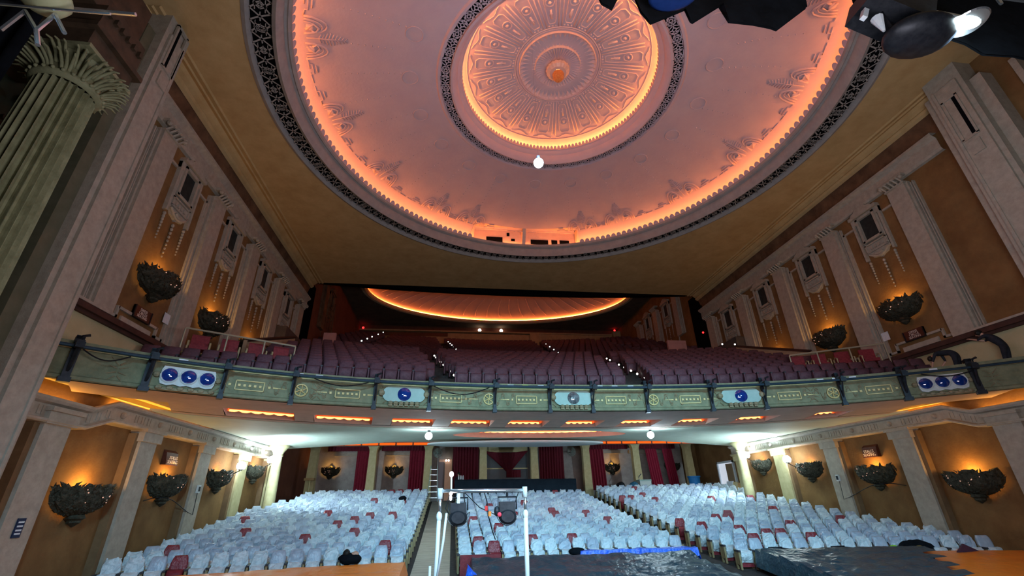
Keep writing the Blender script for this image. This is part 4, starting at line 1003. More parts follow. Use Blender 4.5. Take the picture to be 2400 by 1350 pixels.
# step ladder
e = empty('step_ladder', (-4.42, 28.1, 2.35)); tag(e, 'pale aluminium step ladder standing at the top of the left aisle', 'ladder')
for s_ in (-1, 1):
    m = MB(); m.hexa([(s_ * .28 - .02, -.12, 0), (s_ * .28 + .02, -.12, 0), (s_ * .28 + .02, -.07, 0), (s_ * .28 - .02, -.07, 0), (s_ * .18 - .02, .12, 1.9), (s_ * .18 + .02, .12, 1.9), (s_ * .18 + .02, .17, 1.9), (s_ * .18 - .02, .17, 1.9)]); m.build('rail', TEAL, e)
for k in range(6):
    z = .2 + .3 * k; t = z / 1.9; w_ = .28 - .1 * t; m = MB(); m.box(-w_, w_, -.14 + .24 * t, .02 + .24 * t, z - .015, z + .015); m.build('step', ALU, e)
# wall fans high on the rear wall
for x, nm in ((-4.3, 'above the ladder'), (4.25, 'at the top of the right aisle')):
    e = empty('wall_fan', (x, 29.9, 5.1)); tag(e, 'caged wall fan high on the rear wall ' + nm, 'fan', 'fans on the rear wall')
    m = MB()
    for r_ in (.12, .2, .27): m.tube([(r_ * cos(2 * pi * t / 16), 0, r_ * sin(2 * pi * t / 16)) for t in range(16)], .012, 4, True)
    for k in range(8): m.tube([(0, -.03, 0), (.27 * cos(k * pi / 4), 0, .27 * sin(k * pi / 4))], .008, 4)
    m.build('cage', TEAL, e)
    m = MB()
    for k in range(3):
        a = k * 2 * pi / 3; m.poly([(.04 * cos(a), .05, .04 * sin(a)), (.22 * cos(a - .3), .05, .22 * sin(a - .3)), (.24 * cos(a + .3), .08, .24 * sin(a + .3))], (0, .01, 0))
    m.build('blade', GREYW, e); m = MB(); m.tube([(0, .05, 0), (0, .6, .0)], .03, 6); m.build('arm', BLACK, e)
# draped control desk
m = MB(); rnd = random.Random(8)
rows = []
for (y, z) in ((26.55, 2.25), (26.55, 3.35), (26.6, 3.42), (27.4, 3.44), (27.45, 3.35), (27.45, 2.3)):
    rows.append([(-3.22 + 6.7 * i / 40, y + rnd.uniform(-.015, .015) - .25 * (-3.22 + 6.7 * i / 40 + 3.2) / 6.7, z + rnd.uniform(-.01, .01) - .05 * i / 40) for i in range(41)])
m.grid(rows); m.add([r[0] for r in rows], [tuple(range(6))]); m.add([r[-1] for r in rows], [tuple(range(5, -1, -1))])
tag(m.build('draped_desk', mat('blue_black_drape_cloth', (0.008, 0.016, 0.026), (0.014, 0.026, 0.038), 3.0, 0.9, 0.2, 8, spec=0.15)), 'long control desk draped in black cloth behind the centre stalls', 'desk')
e = empty('water_bottle', (-2.9, 27.0, 3.44))
for k in range(3):
    m = MB(); m.lathe([(.001, 0), (.04, 0), (.04, .15), (.02, .19), (.02, .22), (.001, .22)], n=8)
    tag(m.build('bottle', mat('pale_bottle_plastic', (0.6, 0.66, 0.7), None, 1, .3), None, (-3.0 + .12 * k, 26.9, 3.43)), '%s of three small pale bottles on the left end of the draped desk' % ('left', 'middle', 'right')[k], 'bottle', 'bottles on the draped desk')
bpy.data.objects.remove(e)
# things at the right rear
e = empty('equipment_case', (8.1, 28.0, sflo(28.9))); tag(e, 'pale case standing behind the last row of right stalls seats', 'case')
m = MB(); m.box(-.35, .35, -.25, .25, 0, .95); m.build('body', mat('pale_case_plastic', (0.55, 0.63, 0.6), None, 1, .5), e); m = MB(); m.box(-.37, .37, -.27, .27, .88, .97); m.build('lid', TEAL, e)
m = MB(); m.tube([(-.3, 0, .95), (-.3, 0, 1.12), (-.12, 0, 1.3)], .03, 5); m.build('handle', ALU, e)
for x, c_, lab in ((7.38, mat('blue_bag_cloth', (0.02, 0.12, 0.22), (0.04, 0.18, 0.3), 6, .7), 'crumpled blue bag on the seats left of the pale case'), (6.55, BLACK, 'black bag on the seats at the rear of the right block')):
    m = MB(); m.ball((0, 0, .45), .36, 12, 8, 1, .8, 1.15); m.v = [(a * (1 + .1 * sin(9 * c)), b, c + .04 * sin(8 * a)) for a, b, c in m.v]
    tag(m.build('bag', c_, None, (x, 27.9, 2.34)), lab, 'bag')
e = empty('storage_tub', (11.0, 27.4, 2.55)); tag(e, 'bright blue plastic tub behind the far right rear seats', 'tub')
m = MB(); m.lathe([(.001, 0), (.28, 0), (.34, .85), (.30, .85), (.26, .05)], n=20); m.build('body', mat('bright_blue_plastic', (0.02, 0.28, 0.75), None, 1, .4), e, smooth=True, angle=40)
m = MB(); m.lathe([(.33, .80), (.38, .82), (.38, .88), (.33, .88)], n=20); m.build('rim', _M['bright_blue_plastic'], e)
# exit doorway in the right stalls wall
e = empty('door_2', (11.98, 25.35, 0)); struct(e)
m = MB(); m.box(-.02, .0, -.75, .72, 2.0, 4.0); m.build('opening', mat('daylit_lobby_wall', (0.75, 0.78, 0.85), None, 1, .9, emit=(.82, .88, 1), estr=.55), e)  # emission on the flat opening plate imitates brightness beyond the door
m = MB(); m.box(-.1, 0, -.85, -.75, 2.0, 4.1); m.box(-.1, 0, .72, .82, 2.0, 4.1); m.box(-.1, 0, -.85, .82, 4.0, 4.1); m.build('frame', WHITE, e)
m = MB(); m.box(-.08, -.03, -.68, -.05, 2.0, 3.95); m.build('leaf', mat('brown_door_paint', (0.28, 0.19, 0.11), None, 1, .6), e)
for y, c_, lab, w_, h_ in ((25.0, WHITE, 'white panel board leaning by the exit door', .30, 1.0), (24.5, mat('yellow_board', (0.6, 0.45, 0.1), (0.7, 0.62, 0.5), 2, .6), 'yellow edged board leaning by the exit door', .22, .95), (24.15, mat('orange_cream_board', (0.7, 0.42, 0.18), None, 1, .6), 'orange edged board leaning beside the round right column', .26, .9)):
    m = MB(); m.hexa([(-.05, -w_, 0), (0, -w_, 0), (0, w_, 0), (-.05, w_, 0), (.16, -w_, h_), (.21, -w_, h_), (.21, w_, h_), (.16, w_, h_)]); tag(m.build('board', c_, None, (11.62, y, 2.05)), lab, 'board')
e = empty('fire_extinguisher', (11.7, 26.7, 2.3)); tag(e, 'red fire extinguisher by the exit door', 'fire extinguisher'); m = MB(); m.lathe([(.001, 0), (.13, 0), (.13, .55), (.05, .65), (.001, .66)], n=12); m.build('cylinder', mat('red_enamel', (.35, .01, .01), None, 1, .3), e, smooth=True, angle=40); m = MB(); m.box(-.06, .06, -.03, .03, .64, .74); m.build('valve', BLACK, e)
m = MB(); m.box(-.02, 0, -.15, .15, 0, .42); tag(m.build('notice', WHITE, None, (11.97, 24.12, 3.25)), 'white notice on the wall between the exit door and the round column', 'notice')
e = empty('coat_stand', (-10.9, 27.0, 2.3)); tag(e, 'short wooden stand by the wall at the rear left of the stalls', 'stand'); m = MB(); m.box(-.25, .25, -.2, .2, 1.2, 1.32); m.build('top', WOOD, e); m = MB(); m.tube([(0, 0, 0), (0, 0, 1.2)], .04, 6); m.build('post', STONE2, e)
# ------------------------------------------------------------------ stalls seats
def loft(rings, cap=True):
    m = MB(); m.grid(rings, close=True); n = len(rings[0]); k = len(rings)
    if cap:
        m.f.append(list(range(n))[::-1]); m.mi.append(0); m.f.append([(k - 1) * n + j for j in range(n)]); m.mi.append(0)
    return m
def rr(w_, d, n=16, p=4.0):   # rounded rectangle outline
    o = []
    for j in range(n):
        a = 2 * pi * (j + .5) / n; c_, s_ = cos(a), sin(a)
        o.append((w_ * (abs(c_) ** (2 / p)) * (1 if c_ > 0 else -1), d * (abs(s_) ** (2 / p)) * (1 if s_ > 0 else -1)))
    return o
def cover_back(seed, amp=.018, peak=True):
    rnd = random.Random(seed); rings = []
    zs = [.20, .30, .40, .50, .58, .65, .70, .735, .75]
    for i, z in enumerate(zs):
        k = 1.0 if z < .52 else (1 - .30 * ((z - .52) / .23) ** 2.2); dd = .055 if z < .72 else (.045 if z < .74 else .025)
        y0 = .02 + (z - .3) * .16
        rings.append([(x * k + rnd.uniform(-amp, amp), y0 + y + rnd.uniform(-amp, amp) * (1.4 if y < 0 else .8), z + rnd.uniform(-amp, amp) * .6) for x, y in rr(.188, dd)])
    if peak:
        for _ in range(rnd.choice((0, 1, 2, 2))):
            j = rnd.randrange(16); a, b, c_ = rings[-2][j]; rings[-2][j] = (a * 1.05, b, c_ + rnd.uniform(.02, .055)); a, b, c_ = rings[-1][j]; rings[-1][j] = (a, b, c_ + rnd.uniform(.02, .05))
    return loft(rings)
def cover_seat(seed, amp=.02):
    rnd = random.Random(seed); rings = []
    for z, d, yc in ((.16, .09, -.12), (.24, .13, -.15), (.33, .15, -.17), (.41, .13, -.18), (.47, .08, -.17)):
        rings.append([(x + rnd.uniform(-amp, amp), yc + y + rnd.uniform(-amp, amp), z + rnd.uniform(-amp, amp)) for x, y in rr(.17, d, 14)])
    return loft(rings)
cb = [cover_back(10 + i).mesh('backrest_cover', PLASTIC if i % 3 else PLASTIC2) for i in range(7)] + [cover_back(60 + i, .007, False).mesh('backrest_cover', PLASTIC2, True) for i in range(3)]
cs = [cover_seat(30 + i).mesh('seat_cover', PLASTIC) for i in range(5)]
rb = [cover_back(80 + i, .004, False).mesh('backrest', MARPL, True) for i in range(2)]; rs = cover_seat(90, .004).mesh('seat', MAROON, True)
def arm_mesh(outer=False):
    m = MB(); m.box(-.025, .025, -.26, -.20, 0, .44); m.box(-.025, .025, -.02, .05, 0, .5); m.box(-.02, .02, -.22, 0, .12, .40); m.cur = 1; m.box(-.032, .032, -.30, .0, .44, .48)
    return m.mesh('side_standard', [SEATFR, DARKSEAT])
am = arm_mesh()
fpanel = MB().box(-.19, .19, -.16, -.10, .06, .2).mesh('seat_base', MAROON)
seats = []
def red_pick(b, k, j):
    return (b, k, j) in RED
RED = {('centre', 0, 2), ('centre', 1, 1), ('centre', 1, 5), ('centre', 1, 8), ('centre', 4, 3), ('centre', 7, 9), ('centre', 8, 9), ('centre', 11, 7), ('left', 0, 3), ('left', 1, 14), ('left', 3, 8), ('left', 4, 11), ('left', 2, 1), ('left', 5, 3), ('left', 6, 9), ('left', 7, 10),
       ('right', 1, 2), ('right', 1, 6), ('right', 2, 4), ('right', 2, 5), ('right', 3, 3), ('right', 4, 1), ('right', 5, 0), ('right', 4, 8), ('right', 6, 5), ('right', 7, 6)}
rnd = random.Random(77)
for _ in range(26): RED.add((rnd.choice(('left', 'centre', 'right')), rnd.randrange(5, 18), rnd.randrange(15)))
for blk, x0, y00, nk in (('left', -11.2, 15.0, 18), ('centre', -2.93, 15.0, 16), ('right', 5.02, 14.3, 19)):
    for k in range(nk):
        for j in range(16):
            x = x0 + .425 * j
            if abs(x) > 11.55: continue
            y0 = y00 + .73 * k
            if blk == 'left' and y0 > 23 and x < -11.3 + (y0 - 23) * .25: continue
            y = y0 - SK * x * x; z = sflo(y0)
            if hypot(abs(x) - 11.19, y - 22.5) < .5: continue
            d = hypot(x + 3.39, y)
            seats.append((d, blk, k, j, x, y, z, y0))
seats.sort(key=lambda s_: s_[0])
def pixel(x, y, z):
    p = Vector((x - CAMP[0], y - CAMP[1], z - CAMP[2])); zz = p.dot(_f)
    return 1200 + FPX * p.dot(_r2) / zz, 675 - FPX * p.dot(_u2) / zz
vis = [s_ for s_ in seats if -30 < pixel(s_[4], s_[5], s_[6] + .6)[0] < 2430 and pixel(s_[4], s_[5], s_[6] + .7)[1] < 1352]
near, far = vis[:300], vis[300:]
stuff = MB(); SM = [PLASTIC, PLASTIC2, MARPL, MAROON, SEATFR, DARKSEAT]
def join(M_, me, mi, mtx, mimap=None):
    n = len(M_.v)
    for v in me.vertices: M_.v.append(tuple((mtx @ (Vector(v.co) / S))))
    for p in me.polygons: M_.f.append([i + n for i in p.vertices]); M_.mi.append(mimap[p.material_index] if mimap else mi)
rnd = random.Random(4)
ROWN = lambda k: ORD[k]
for s_ in vis:
    d, blk, k, j, x, y, z, y0 = s_
    red = (blk, k, j) in RED; rot = atan2(-2 * SK * x, 1)
    b_ = rnd.choice(rb) if red else rnd.choice(cb if k < 40 else cb[:7]); st_ = rs if (red and rnd.random() < .6) else rnd.choice(cs)
    if d <= near[-1][0]:
        e = empty('theatre_seat', (x, y, z), rot)
        tag(e, ('uncovered maroon' if red else 'covered white') + ' stalls seat, %s row of the %s block, %s from its left end' % (ROWN(k), blk, ORD[j]), 'theatre seat', 'stalls seats under plastic covers')
        put('backrest' if red else 'backrest_cover', b_, e); put('seat' if st_ is rs else 'seat_cover', st_, e)
        put('side_standard', am, e, (-.2125, 0, 0))
        if k < 2 or j == 0 : put('seat_base', fpanel, e)
        if j == 15 and blk != 'right': put('side_standard', am, e, (.2125, 0, 0))
    else:
        mt = Matrix.Translation((x, y, z)) @ Matrix.Rotation(rot, 4, 'Z')
        join(stuff, b_, SM.index(b_.materials[0]), mt); join(stuff, st_, SM.index(st_.materials[0]), mt)
        if j == 0: join(stuff, am, 4, mt @ Matrix.Translation((-.2125, 0, 0)), [4, 5])
        if j == 15: join(stuff, am, 4, mt @ Matrix.Translation((.2125, 0, 0)), [4, 5])
o = stuff.build('rear_stalls_seats', SM); tag(o, 'the farther rows of plastic-covered stalls seats reaching back under the balcony', 'theatre seats', kind='stuff')
print('stalls', len(vis), len(near))
# belongings lying on the seats
def bundle(loc, sx, sy, sz, mt, name, lab, cat, seed):
    m = MB(); m.ball((0, 0, 0), 1, 18, 12, sx, sy, sz)
    m.v = [tuple(Vector(p) * (1 + .22 * noise.noise(Vector(p) * 7 + Vector((seed, 0, 0))))) for p in m.v]
    return tag(m.build(name, mt, None, loc), lab, cat)
def seatpos(blk, k, j):
    x0, y00 = {'left': (-11.2, 15.0), 'centre': (-2.93, 15.0), 'right': (5.02, 14.3)}[blk]
    x = x0 + .425 * j; y0 = y00 + .73 * k; return x, y0 - SK * x * x, sflo(y0)
x, y, z = seatpos('left', 0, 12); bundle((x + .1, y - .28, z + .50), .30, .18, .14, BLKCL, 'jacket', 'black jacket and bag heaped on a front seat of the left block', 'jacket', 1)
bundle((x, y - .30, z + .64), .1, .09, .08, HAIR, 'headset', 'dark headset resting on the heap of jackets in the left block', 'headset', 2)
bundle((x + .22, y - .28, z + .60), .10, .08, .07, SKIN, 'pouch', 'tan pouch on the heap of jackets in the left block', 'pouch', 3)
x, y, z = seatpos('centre', 0, 7); bundle((x + .25, y - .36, z + .44), .24, .14, .10, BLKCL, 'jacket', 'black jacket dropped on a front seat of the centre block', 'jacket', 4)
x, y, z = seatpos('left', 13, 13); bundle((x, y - .05, z + .72), .18, .14, .10, BLKCL, 'beanie', 'black cloth lying on top of a rear seat near the left aisle', 'cloth', 5)
for (b_, k, j, nm, lab) in (('right', 0, 2, 'crate', 'open black crate on the second visible front seat of the right block'), ('right', 0, 6, 'crate', 'black crate holding a pale item, between covered front seats of the right block')):
    x, y, z = seatpos(b_, k, j); e = empty(nm, (x, y - .32, z + .26), 0); tag(e, lab, 'crate')
    m = MB(); m.box(-.2, .2, -.16, .16, 0, .04); m.box(-.21, -.18, -.17, .17, 0, .26); m.box(.18, .21, -.17, .17, 0, .26); m.box(-.21, .21, -.18, -.15, 0, .26); m.box(-.21, .21, .15, .18, 0, .28); m.build('shell', BLACK, e)
    m = MB(); m.ball((0, 0, .1), .1, 8, 5, 1.3, 1, .6); m.build('contents', DENIM, e)
x, y, z = seatpos('right', 0, 10); bundle((x + .2, y - .3, z + .45), .52, .22, .22, BLKCL, 'jacket', 'heap of black jackets on the front right block seats', 'jacket', 6)
bundle((x + .15, y - .48, z + .5), .14, .06, .06, mat('olive_brown_cloth', (0.25, 0.2, 0.06), (.12, .06, .03), 6, .8), 'scarf', 'small brown and yellow cloth on the heap of black jackets', 'scarf', 7)
x, y, z = seatpos('right', 0, 9)
e = empty('cable_reel', (x - .05, y - .42, z + .36)); tag(e, 'bright green round reel lying in front of the heap of black jackets', 'reel')
m = MB(); m.tube([(.18 * cos(2 * pi * t / 20), 0, .18 * sin(2 * pi * t / 20)) for t in range(20)], .035, 6, True); m.build('rim', mat('lime_plastic', (0.25, 0.62, 0.05), None, 1, .4), e)
m = MB(); m.lathe([(.16, -.01), (.001, -.01), (.001, .01), (.16, .01)], n=16); m.v = [(a, c, b) for a, b, c in m.v]; m.build('disc', mat('green_plastic', (0.08, 0.28, 0.03), None, 1, .5), e); m = MB(); m.ball((0, -.03, 0), .05, 8, 5); m.build('hub', _M['lime_plastic'], e)
x, y, z = seatpos('right', 0, 15); m = MB(); m.poly([(-.9, -.4, .0), (1.0, -.4, 0), (.3, -.38, .08), (-.2, -.34, .32), (-.5, -.36, .12)], (0, .05, 0)); tag(m.build('cloth', mat('dark_plum_cloth', (0.06, 0.02, 0.04), (0.09, 0.03, 0.05), 6, .8), None, (x - .9, y, z + .28)), 'dark plum cloth lying along the front seats by the right wall', 'cloth')
# ------------------------------------------------------------------ sheeted front rows
def sheet(name, mt, lab, cat, xa, xb, ya, yb, step, wr, seed, top=0.0, drop=.5, nx=70, ny=60, free=False):
    rnd = random.Random(seed); m = MB(); rows = []
    for i in range(ny + 1):
        row = []
        for j in range(nx + 1):
            s_, t = j / nx, i / ny
            a, b = xa(t), xb(t); x = a + (b - a) * s_; y0 = ya + (yb - ya) * t
            ph = ((y0 - 14.27) / .73) % 1.0
            prof_ = -step * (min(ph / .75, 1.0) ** 1.3 if ph < .75 else (1 - ph) / .25)
            prof_ = -step * (1 - ph) if ph > .12 else -step * ph / .12
            z = stop(y0) + top + prof_ + wr * noise.noise(Vector((x * 1.6 + seed, y0 * 2.2, 0))) + wr * .5 * noise.noise(Vector((x * 5 + seed, y0 * 6, 1)))
            ed = min(s_, 1 - s_)
            if i == 0: z -= drop; 
            if j == 0 or (j == nx and not free): z = min(z, sflo(y0) + .15)
            if i == ny: z -= .35
            row.append((x, y0 - SK * x * x + (.04 if i == ny else 0), z))
        rows.append(row)
    m.grid(rows)
    return tag(m.build(name, mt), lab, cat)
sheet('plastic_sheet', TARPB, 'black plastic sheeting over the front rows of the centre block', 'plastic sheet', lambda t: -2.95 + .1 * t, lambda t: 3.65 - .05 * t, 9.2, 14.45, .13, .05, 3, -.27)
sheet('plastic_sheet', TARPB, 'black plastic sheeting over the front rows of the right block, stepped at its right edge', 'plastic sheet', lambda t: 5.05, lambda t: 7.3 + 2.0 * (int(t * 5.99) / 5), 9.6, 13.9, .13, .05, 9, -.10, free=True)
sheet('tarpaulin', TARPO, 'orange tarpaulin over the front rows of the left block', 'tarpaulin', lambda t: -11.4, lambda t: -4.45 + .0 * t, 9.2, 14.55, .04, .02, 5, -.28)
sheet('tarpaulin', TARPO, 'orange tarpaulin spread over the front seats by the right wall', 'tarpaulin', lambda t: 7.2 + 2.0 * (int(t * 5.99) / 5), lambda t: 11.7, 9.6, 13.85, .0, .008, 6, -.26)
sheet('tarpaulin', TARPU, 'narrow band of blue tarpaulin showing behind the black sheeting of the centre block', 'tarpaulin', lambda t: .3, lambda t: 3.9, 14.42, 14.64, .02, .04, 7, -.22, .2, 50, 6)
sheet('tarpaulin', TARPU, 'blue tarpaulin along the front edge of the right block sheeting', 'tarpaulin', lambda t: 4.6, lambda t: 11.0, 8.3, 9.5, .0, .05, 8, -.0, .5, 60, 10)
m = MB(); rnd = random.Random(2)
rows = [[(-3.05 + .75 * j / 12 * (1 - i / 12) + .12 * i / 12, 12.6 + .25 * j / 12 + .04 * rnd.random() - .1 * i / 12, .35 + .62 * i / 12 + .02 * rnd.random()) for j in range(13)] for i in range(13)]
m.grid(rows); m.grid([[(a, b + .03, c) for a, b, c in r] for r in rows], flip=True); tag(m.build('tarpaulin', TARPU), 'crumpled blue tarpaulin hanging at the front left corner of the centre block', 'tarpaulin')
m = MB(); m.box(-3.08, -1.95, 14.35, 14.42, .35, 1.02); tag(m.build('front_panel', MAROON), 'maroon front panel below the first two centre block seats', 'panel')
m = MB()
rows = [[(-4.2 + .9 * j / 8 - .1 * i, 11.2 + .12 * i + .05 * rnd.random(), .75 - .06 * i + .05 * rnd.random()) for j in range(9)] for i in range(5)]
m.grid(rows); m.grid([[(a, b, c - .03) for a, b, c in r] for r in rows], flip=True); tag(m.build('plastic_offcut', PLASTIC), 'pale plastic offcut at the aisle corner of the orange tarpaulin', 'plastic sheet')
# ------------------------------------------------------------------ balcony structure
m = MB(); rows = []
y = 13.45; lv = bflo(y)
xs = [-12 + 1.0 * i for i in range(25)]
while y < 39.6:
    z = bflo(y + .36); rows.append([(x, y - BK * x * x, z) for x in xs]); rows.append([(x, y + .72 - BK * x * x, z) for x in xs]); y += .72
m.grid(rows); struct(m.build('floor_balcony', CARPET))
def bs(seed):
    rnd = random.Random(seed); rings = []
    for z, k, d in ((.30, 1, .05), (.45, 1, .06), (.6, 1, .06), (.69, .97, .055), (.73, .9, .04), (.745, .82, .02)):
        rings.append([(x * k, .02 + (z - .3) * .2 + y, z) for x, y in rr(.20, d, 10, 3.5)])
    return loft(rings)
bb = bs(1).mesh('backrest', BSEAT, True)
q = MB(); rings = [[(x, yc + y, z) for x, y in rr(.18, d, 10)] for z, d, yc in ((.14, .03, -.09), (.2, .06, -.12), (.4, .07, -.16), (.46, .03, -.16))]; bq = loft(rings).mesh('seat', BSEAT, True)
ba = MB(); ba.box(-.02, .02, -.25, .02, .0, .42); ba.cur = 1; ba.box(-.028, .028, -.27, .03, .42, .46); ba = ba.mesh('armrest', [BSEAT, DARKSEAT])
bl = []
rowi = 0
for tier, ya, yb in (('front', 13.95, 21.8), ('rear', 25.0, 38.4)):
    y0 = ya; ri = 0
    while y0 < yb:
        for j in range(54):
            x = -11.26 + .425 * j + (.2125 if ri % 2 else 0)
            if abs(x) > 11.5: continue
            y = y0 - BK * x * x; xa = 3.27 + (y - 14.3) * .157 if tier == 'front' else 2.97 + (y - 24.64) * .102
            if x > 0 and abs(x - (xa - .48)) < .46: continue
            if x < 0 and abs(x + xa + .48) < .46: continue
            if y0 > 14.2 and abs(x) > 8.35 and y < 14.6: continue
            if tier == 'front' and y0 > 14.2 and abs(x) > 9.9: continue
            if tier == 'rear' and 8.7 < abs(x) < 9.5: continue
            if tier == 'rear' and ((abs(x) > 11.0 and y < 24.7) or (9.0 < abs(x) < 10.8 and y < 24.9)): continue
            blk = 'left' if x < -xa else ('right' if x > xa else 'centre')
            bl.append((hypot(x + 3.39, y), tier, ri, j, x, y, bflo(y0 + .2), y0, blk))
        y0 += .72; ri += 1
bl.sort(key=lambda s_: s_[0])
vis = [s_ for s_ in bl if -30 < pixel(s_[4], s_[5], s_[6] + .6)[0] < 2430 and 0 < pixel(s_[4], s_[5], s_[6] + .7)[1] < 912]
cut = vis[299][0]; stuff = MB(); cnt = {}
for s_ in sorted(vis, key=lambda s_: (s_[1], s_[2], s_[8], s_[4])):
    d, tier, ri, j, x, y, z, y0, blk = s_; rot = atan2(-2 * BK * x, 1)
    if d <= cut:
        c_ = cnt.get((tier, ri, blk), 0); cnt[(tier, ri, blk)] = c_ + 1
        e = empty('balcony_seat', (x, y, z), rot)
        tag(e, 'plum balcony seat, %s row of the %s%s block, %s from its left end' % (ORD[ri], '' if tier == 'front' else 'upper ', blk, ORD[c_]), 'theatre seat', 'plum balcony seats')
        put('backrest', bb, e); put('seat', bq, e); put('armrest', ba, e, (-.2125, 0, 0))
    else:
        mt = Matrix.Translation((x, y, z)) @ Matrix.Rotation(rot, 4, 'Z'); join(stuff, bb, 0, mt); join(stuff, bq, 0, mt)
o = stuff.build('rear_balcony_seats', [BSEAT], smooth=True); tag(o, 'the farther rows of plum seats climbing to the back of the balcony', 'theatre seats', kind='stuff')
print('balcony', len(vis))
AB = MB().ball((0, 0, 0), .045, 8, 6).mesh('aisle_marker', E_AISLE)
AB2 = MB().ball((0, 0, 0), .04, 8, 6).mesh('aisle_marker', emis('aisle_marker_bulb_bright', (1, .95, .85), 7))
for nm, pts, me in (('left front aisle', [(-3.27 - (y - 14.3) * .157, y, 5.9 + .403 * (y - 14.3)) for y in (14.3, 15.3, 16.3, 17.1, 18.2, 19.2, 20.3, 21.1, 21.9)], AB2),
        ('right front aisle', [(3.27 + (y - 14.3) * .157, y, 5.9 + .403 * (y - 14.3)) for y in (14.3, 15.2, 16.2, 17.1, 18.2, 19.2, 20.2, 21.1, 21.9)], AB2),
        ('left rear aisle', [(-2.97 - (y - 24.64) * .102, y, 9.8 + .41 * (y - 24.64)) for y in (24.6, 26.3, 27.5, 28.7, 30.5, 32, 33.5, 35.4)], AB),
        ('right rear aisle', [(2.97 + (y - 24.64) * .102, y, 9.8 + .41 * (y - 24.64)) for y in (24.6, 25.6, 26.6, 27.6, 28.7, 29.9, 31, 32.3, 33.6, 34.9, 36)], AB),
        ('far left side aisle', [(-8.6 - .05 * (y - 19), y, 8.15 + .41 * (y - 19)) for y in (16.2, 17.1, 18.2, 19.3, 21, 24, 26, 28, 30, 33, 36)], AB),
        ('far right side aisle', [(8.9, y, 9.95 + .41 * (y - 24.6)) for y in (26, 27.2, 28.4, 29.8, 31.2, 32.8, 34.4)], AB)):
    for n_, p in enumerate(pts): tag(put('aisle_marker', me, None, p), 'tiny white marker light, %s up the balcony %s' % (ORD[n_], nm), 'light', 'marker lights, %s of the balcony' % nm)
for x, y, z, lab in ((-11.7, 38.8, 16.5, 'tiny red lamp at the back left of the balcony'), (11.5, 38.5, 16.7, 'tiny red lamp at the back right of the balcony'), (11.85, 24.6, 11.55, 'tiny red lamp on the right wall beside the black recess')):
    tag(put('exit_lamp', MB().ball((0, 0, 0), .1 if y > 30 else .06, 8, 6).mesh('exit_lamp', E_RED), None, (x, y, z)), lab, 'lamp')
for x in (-1.0, 1.0):
    tag(put('projector_port', MB().ball((0, 0, 0), .16, 8, 6).mesh('projector_port', E_WARMW), None, (x - .3, 38.9, 16.55)), ('left' if x < 0 else 'right') + ' bright round port in the projection band behind the balcony', 'lamp', 'projection ports')
for x in (10.3, 11.0): tag(put('wall_bulb', AB2, None, (x, 20.6, 9.45)), ('left' if x < 11 and x < 10.5 else 'right') + ' one of two bright bulbs low on the right wall beside the front tier', 'bulb', 'pair of bulbs by the right wall')
for x0, x1 in ((-10.62, -9.96), (9.2, 10.36)):
    m = MB(); m.box(x0, x1, 24.2, 24.35, 10.0, 10.85); struct(m.build('wall_vomitory', mat('dusty_pink_paint', (0.42, 0.22, 0.22), (0.5, 0.27, 0.27), 3, .8)))
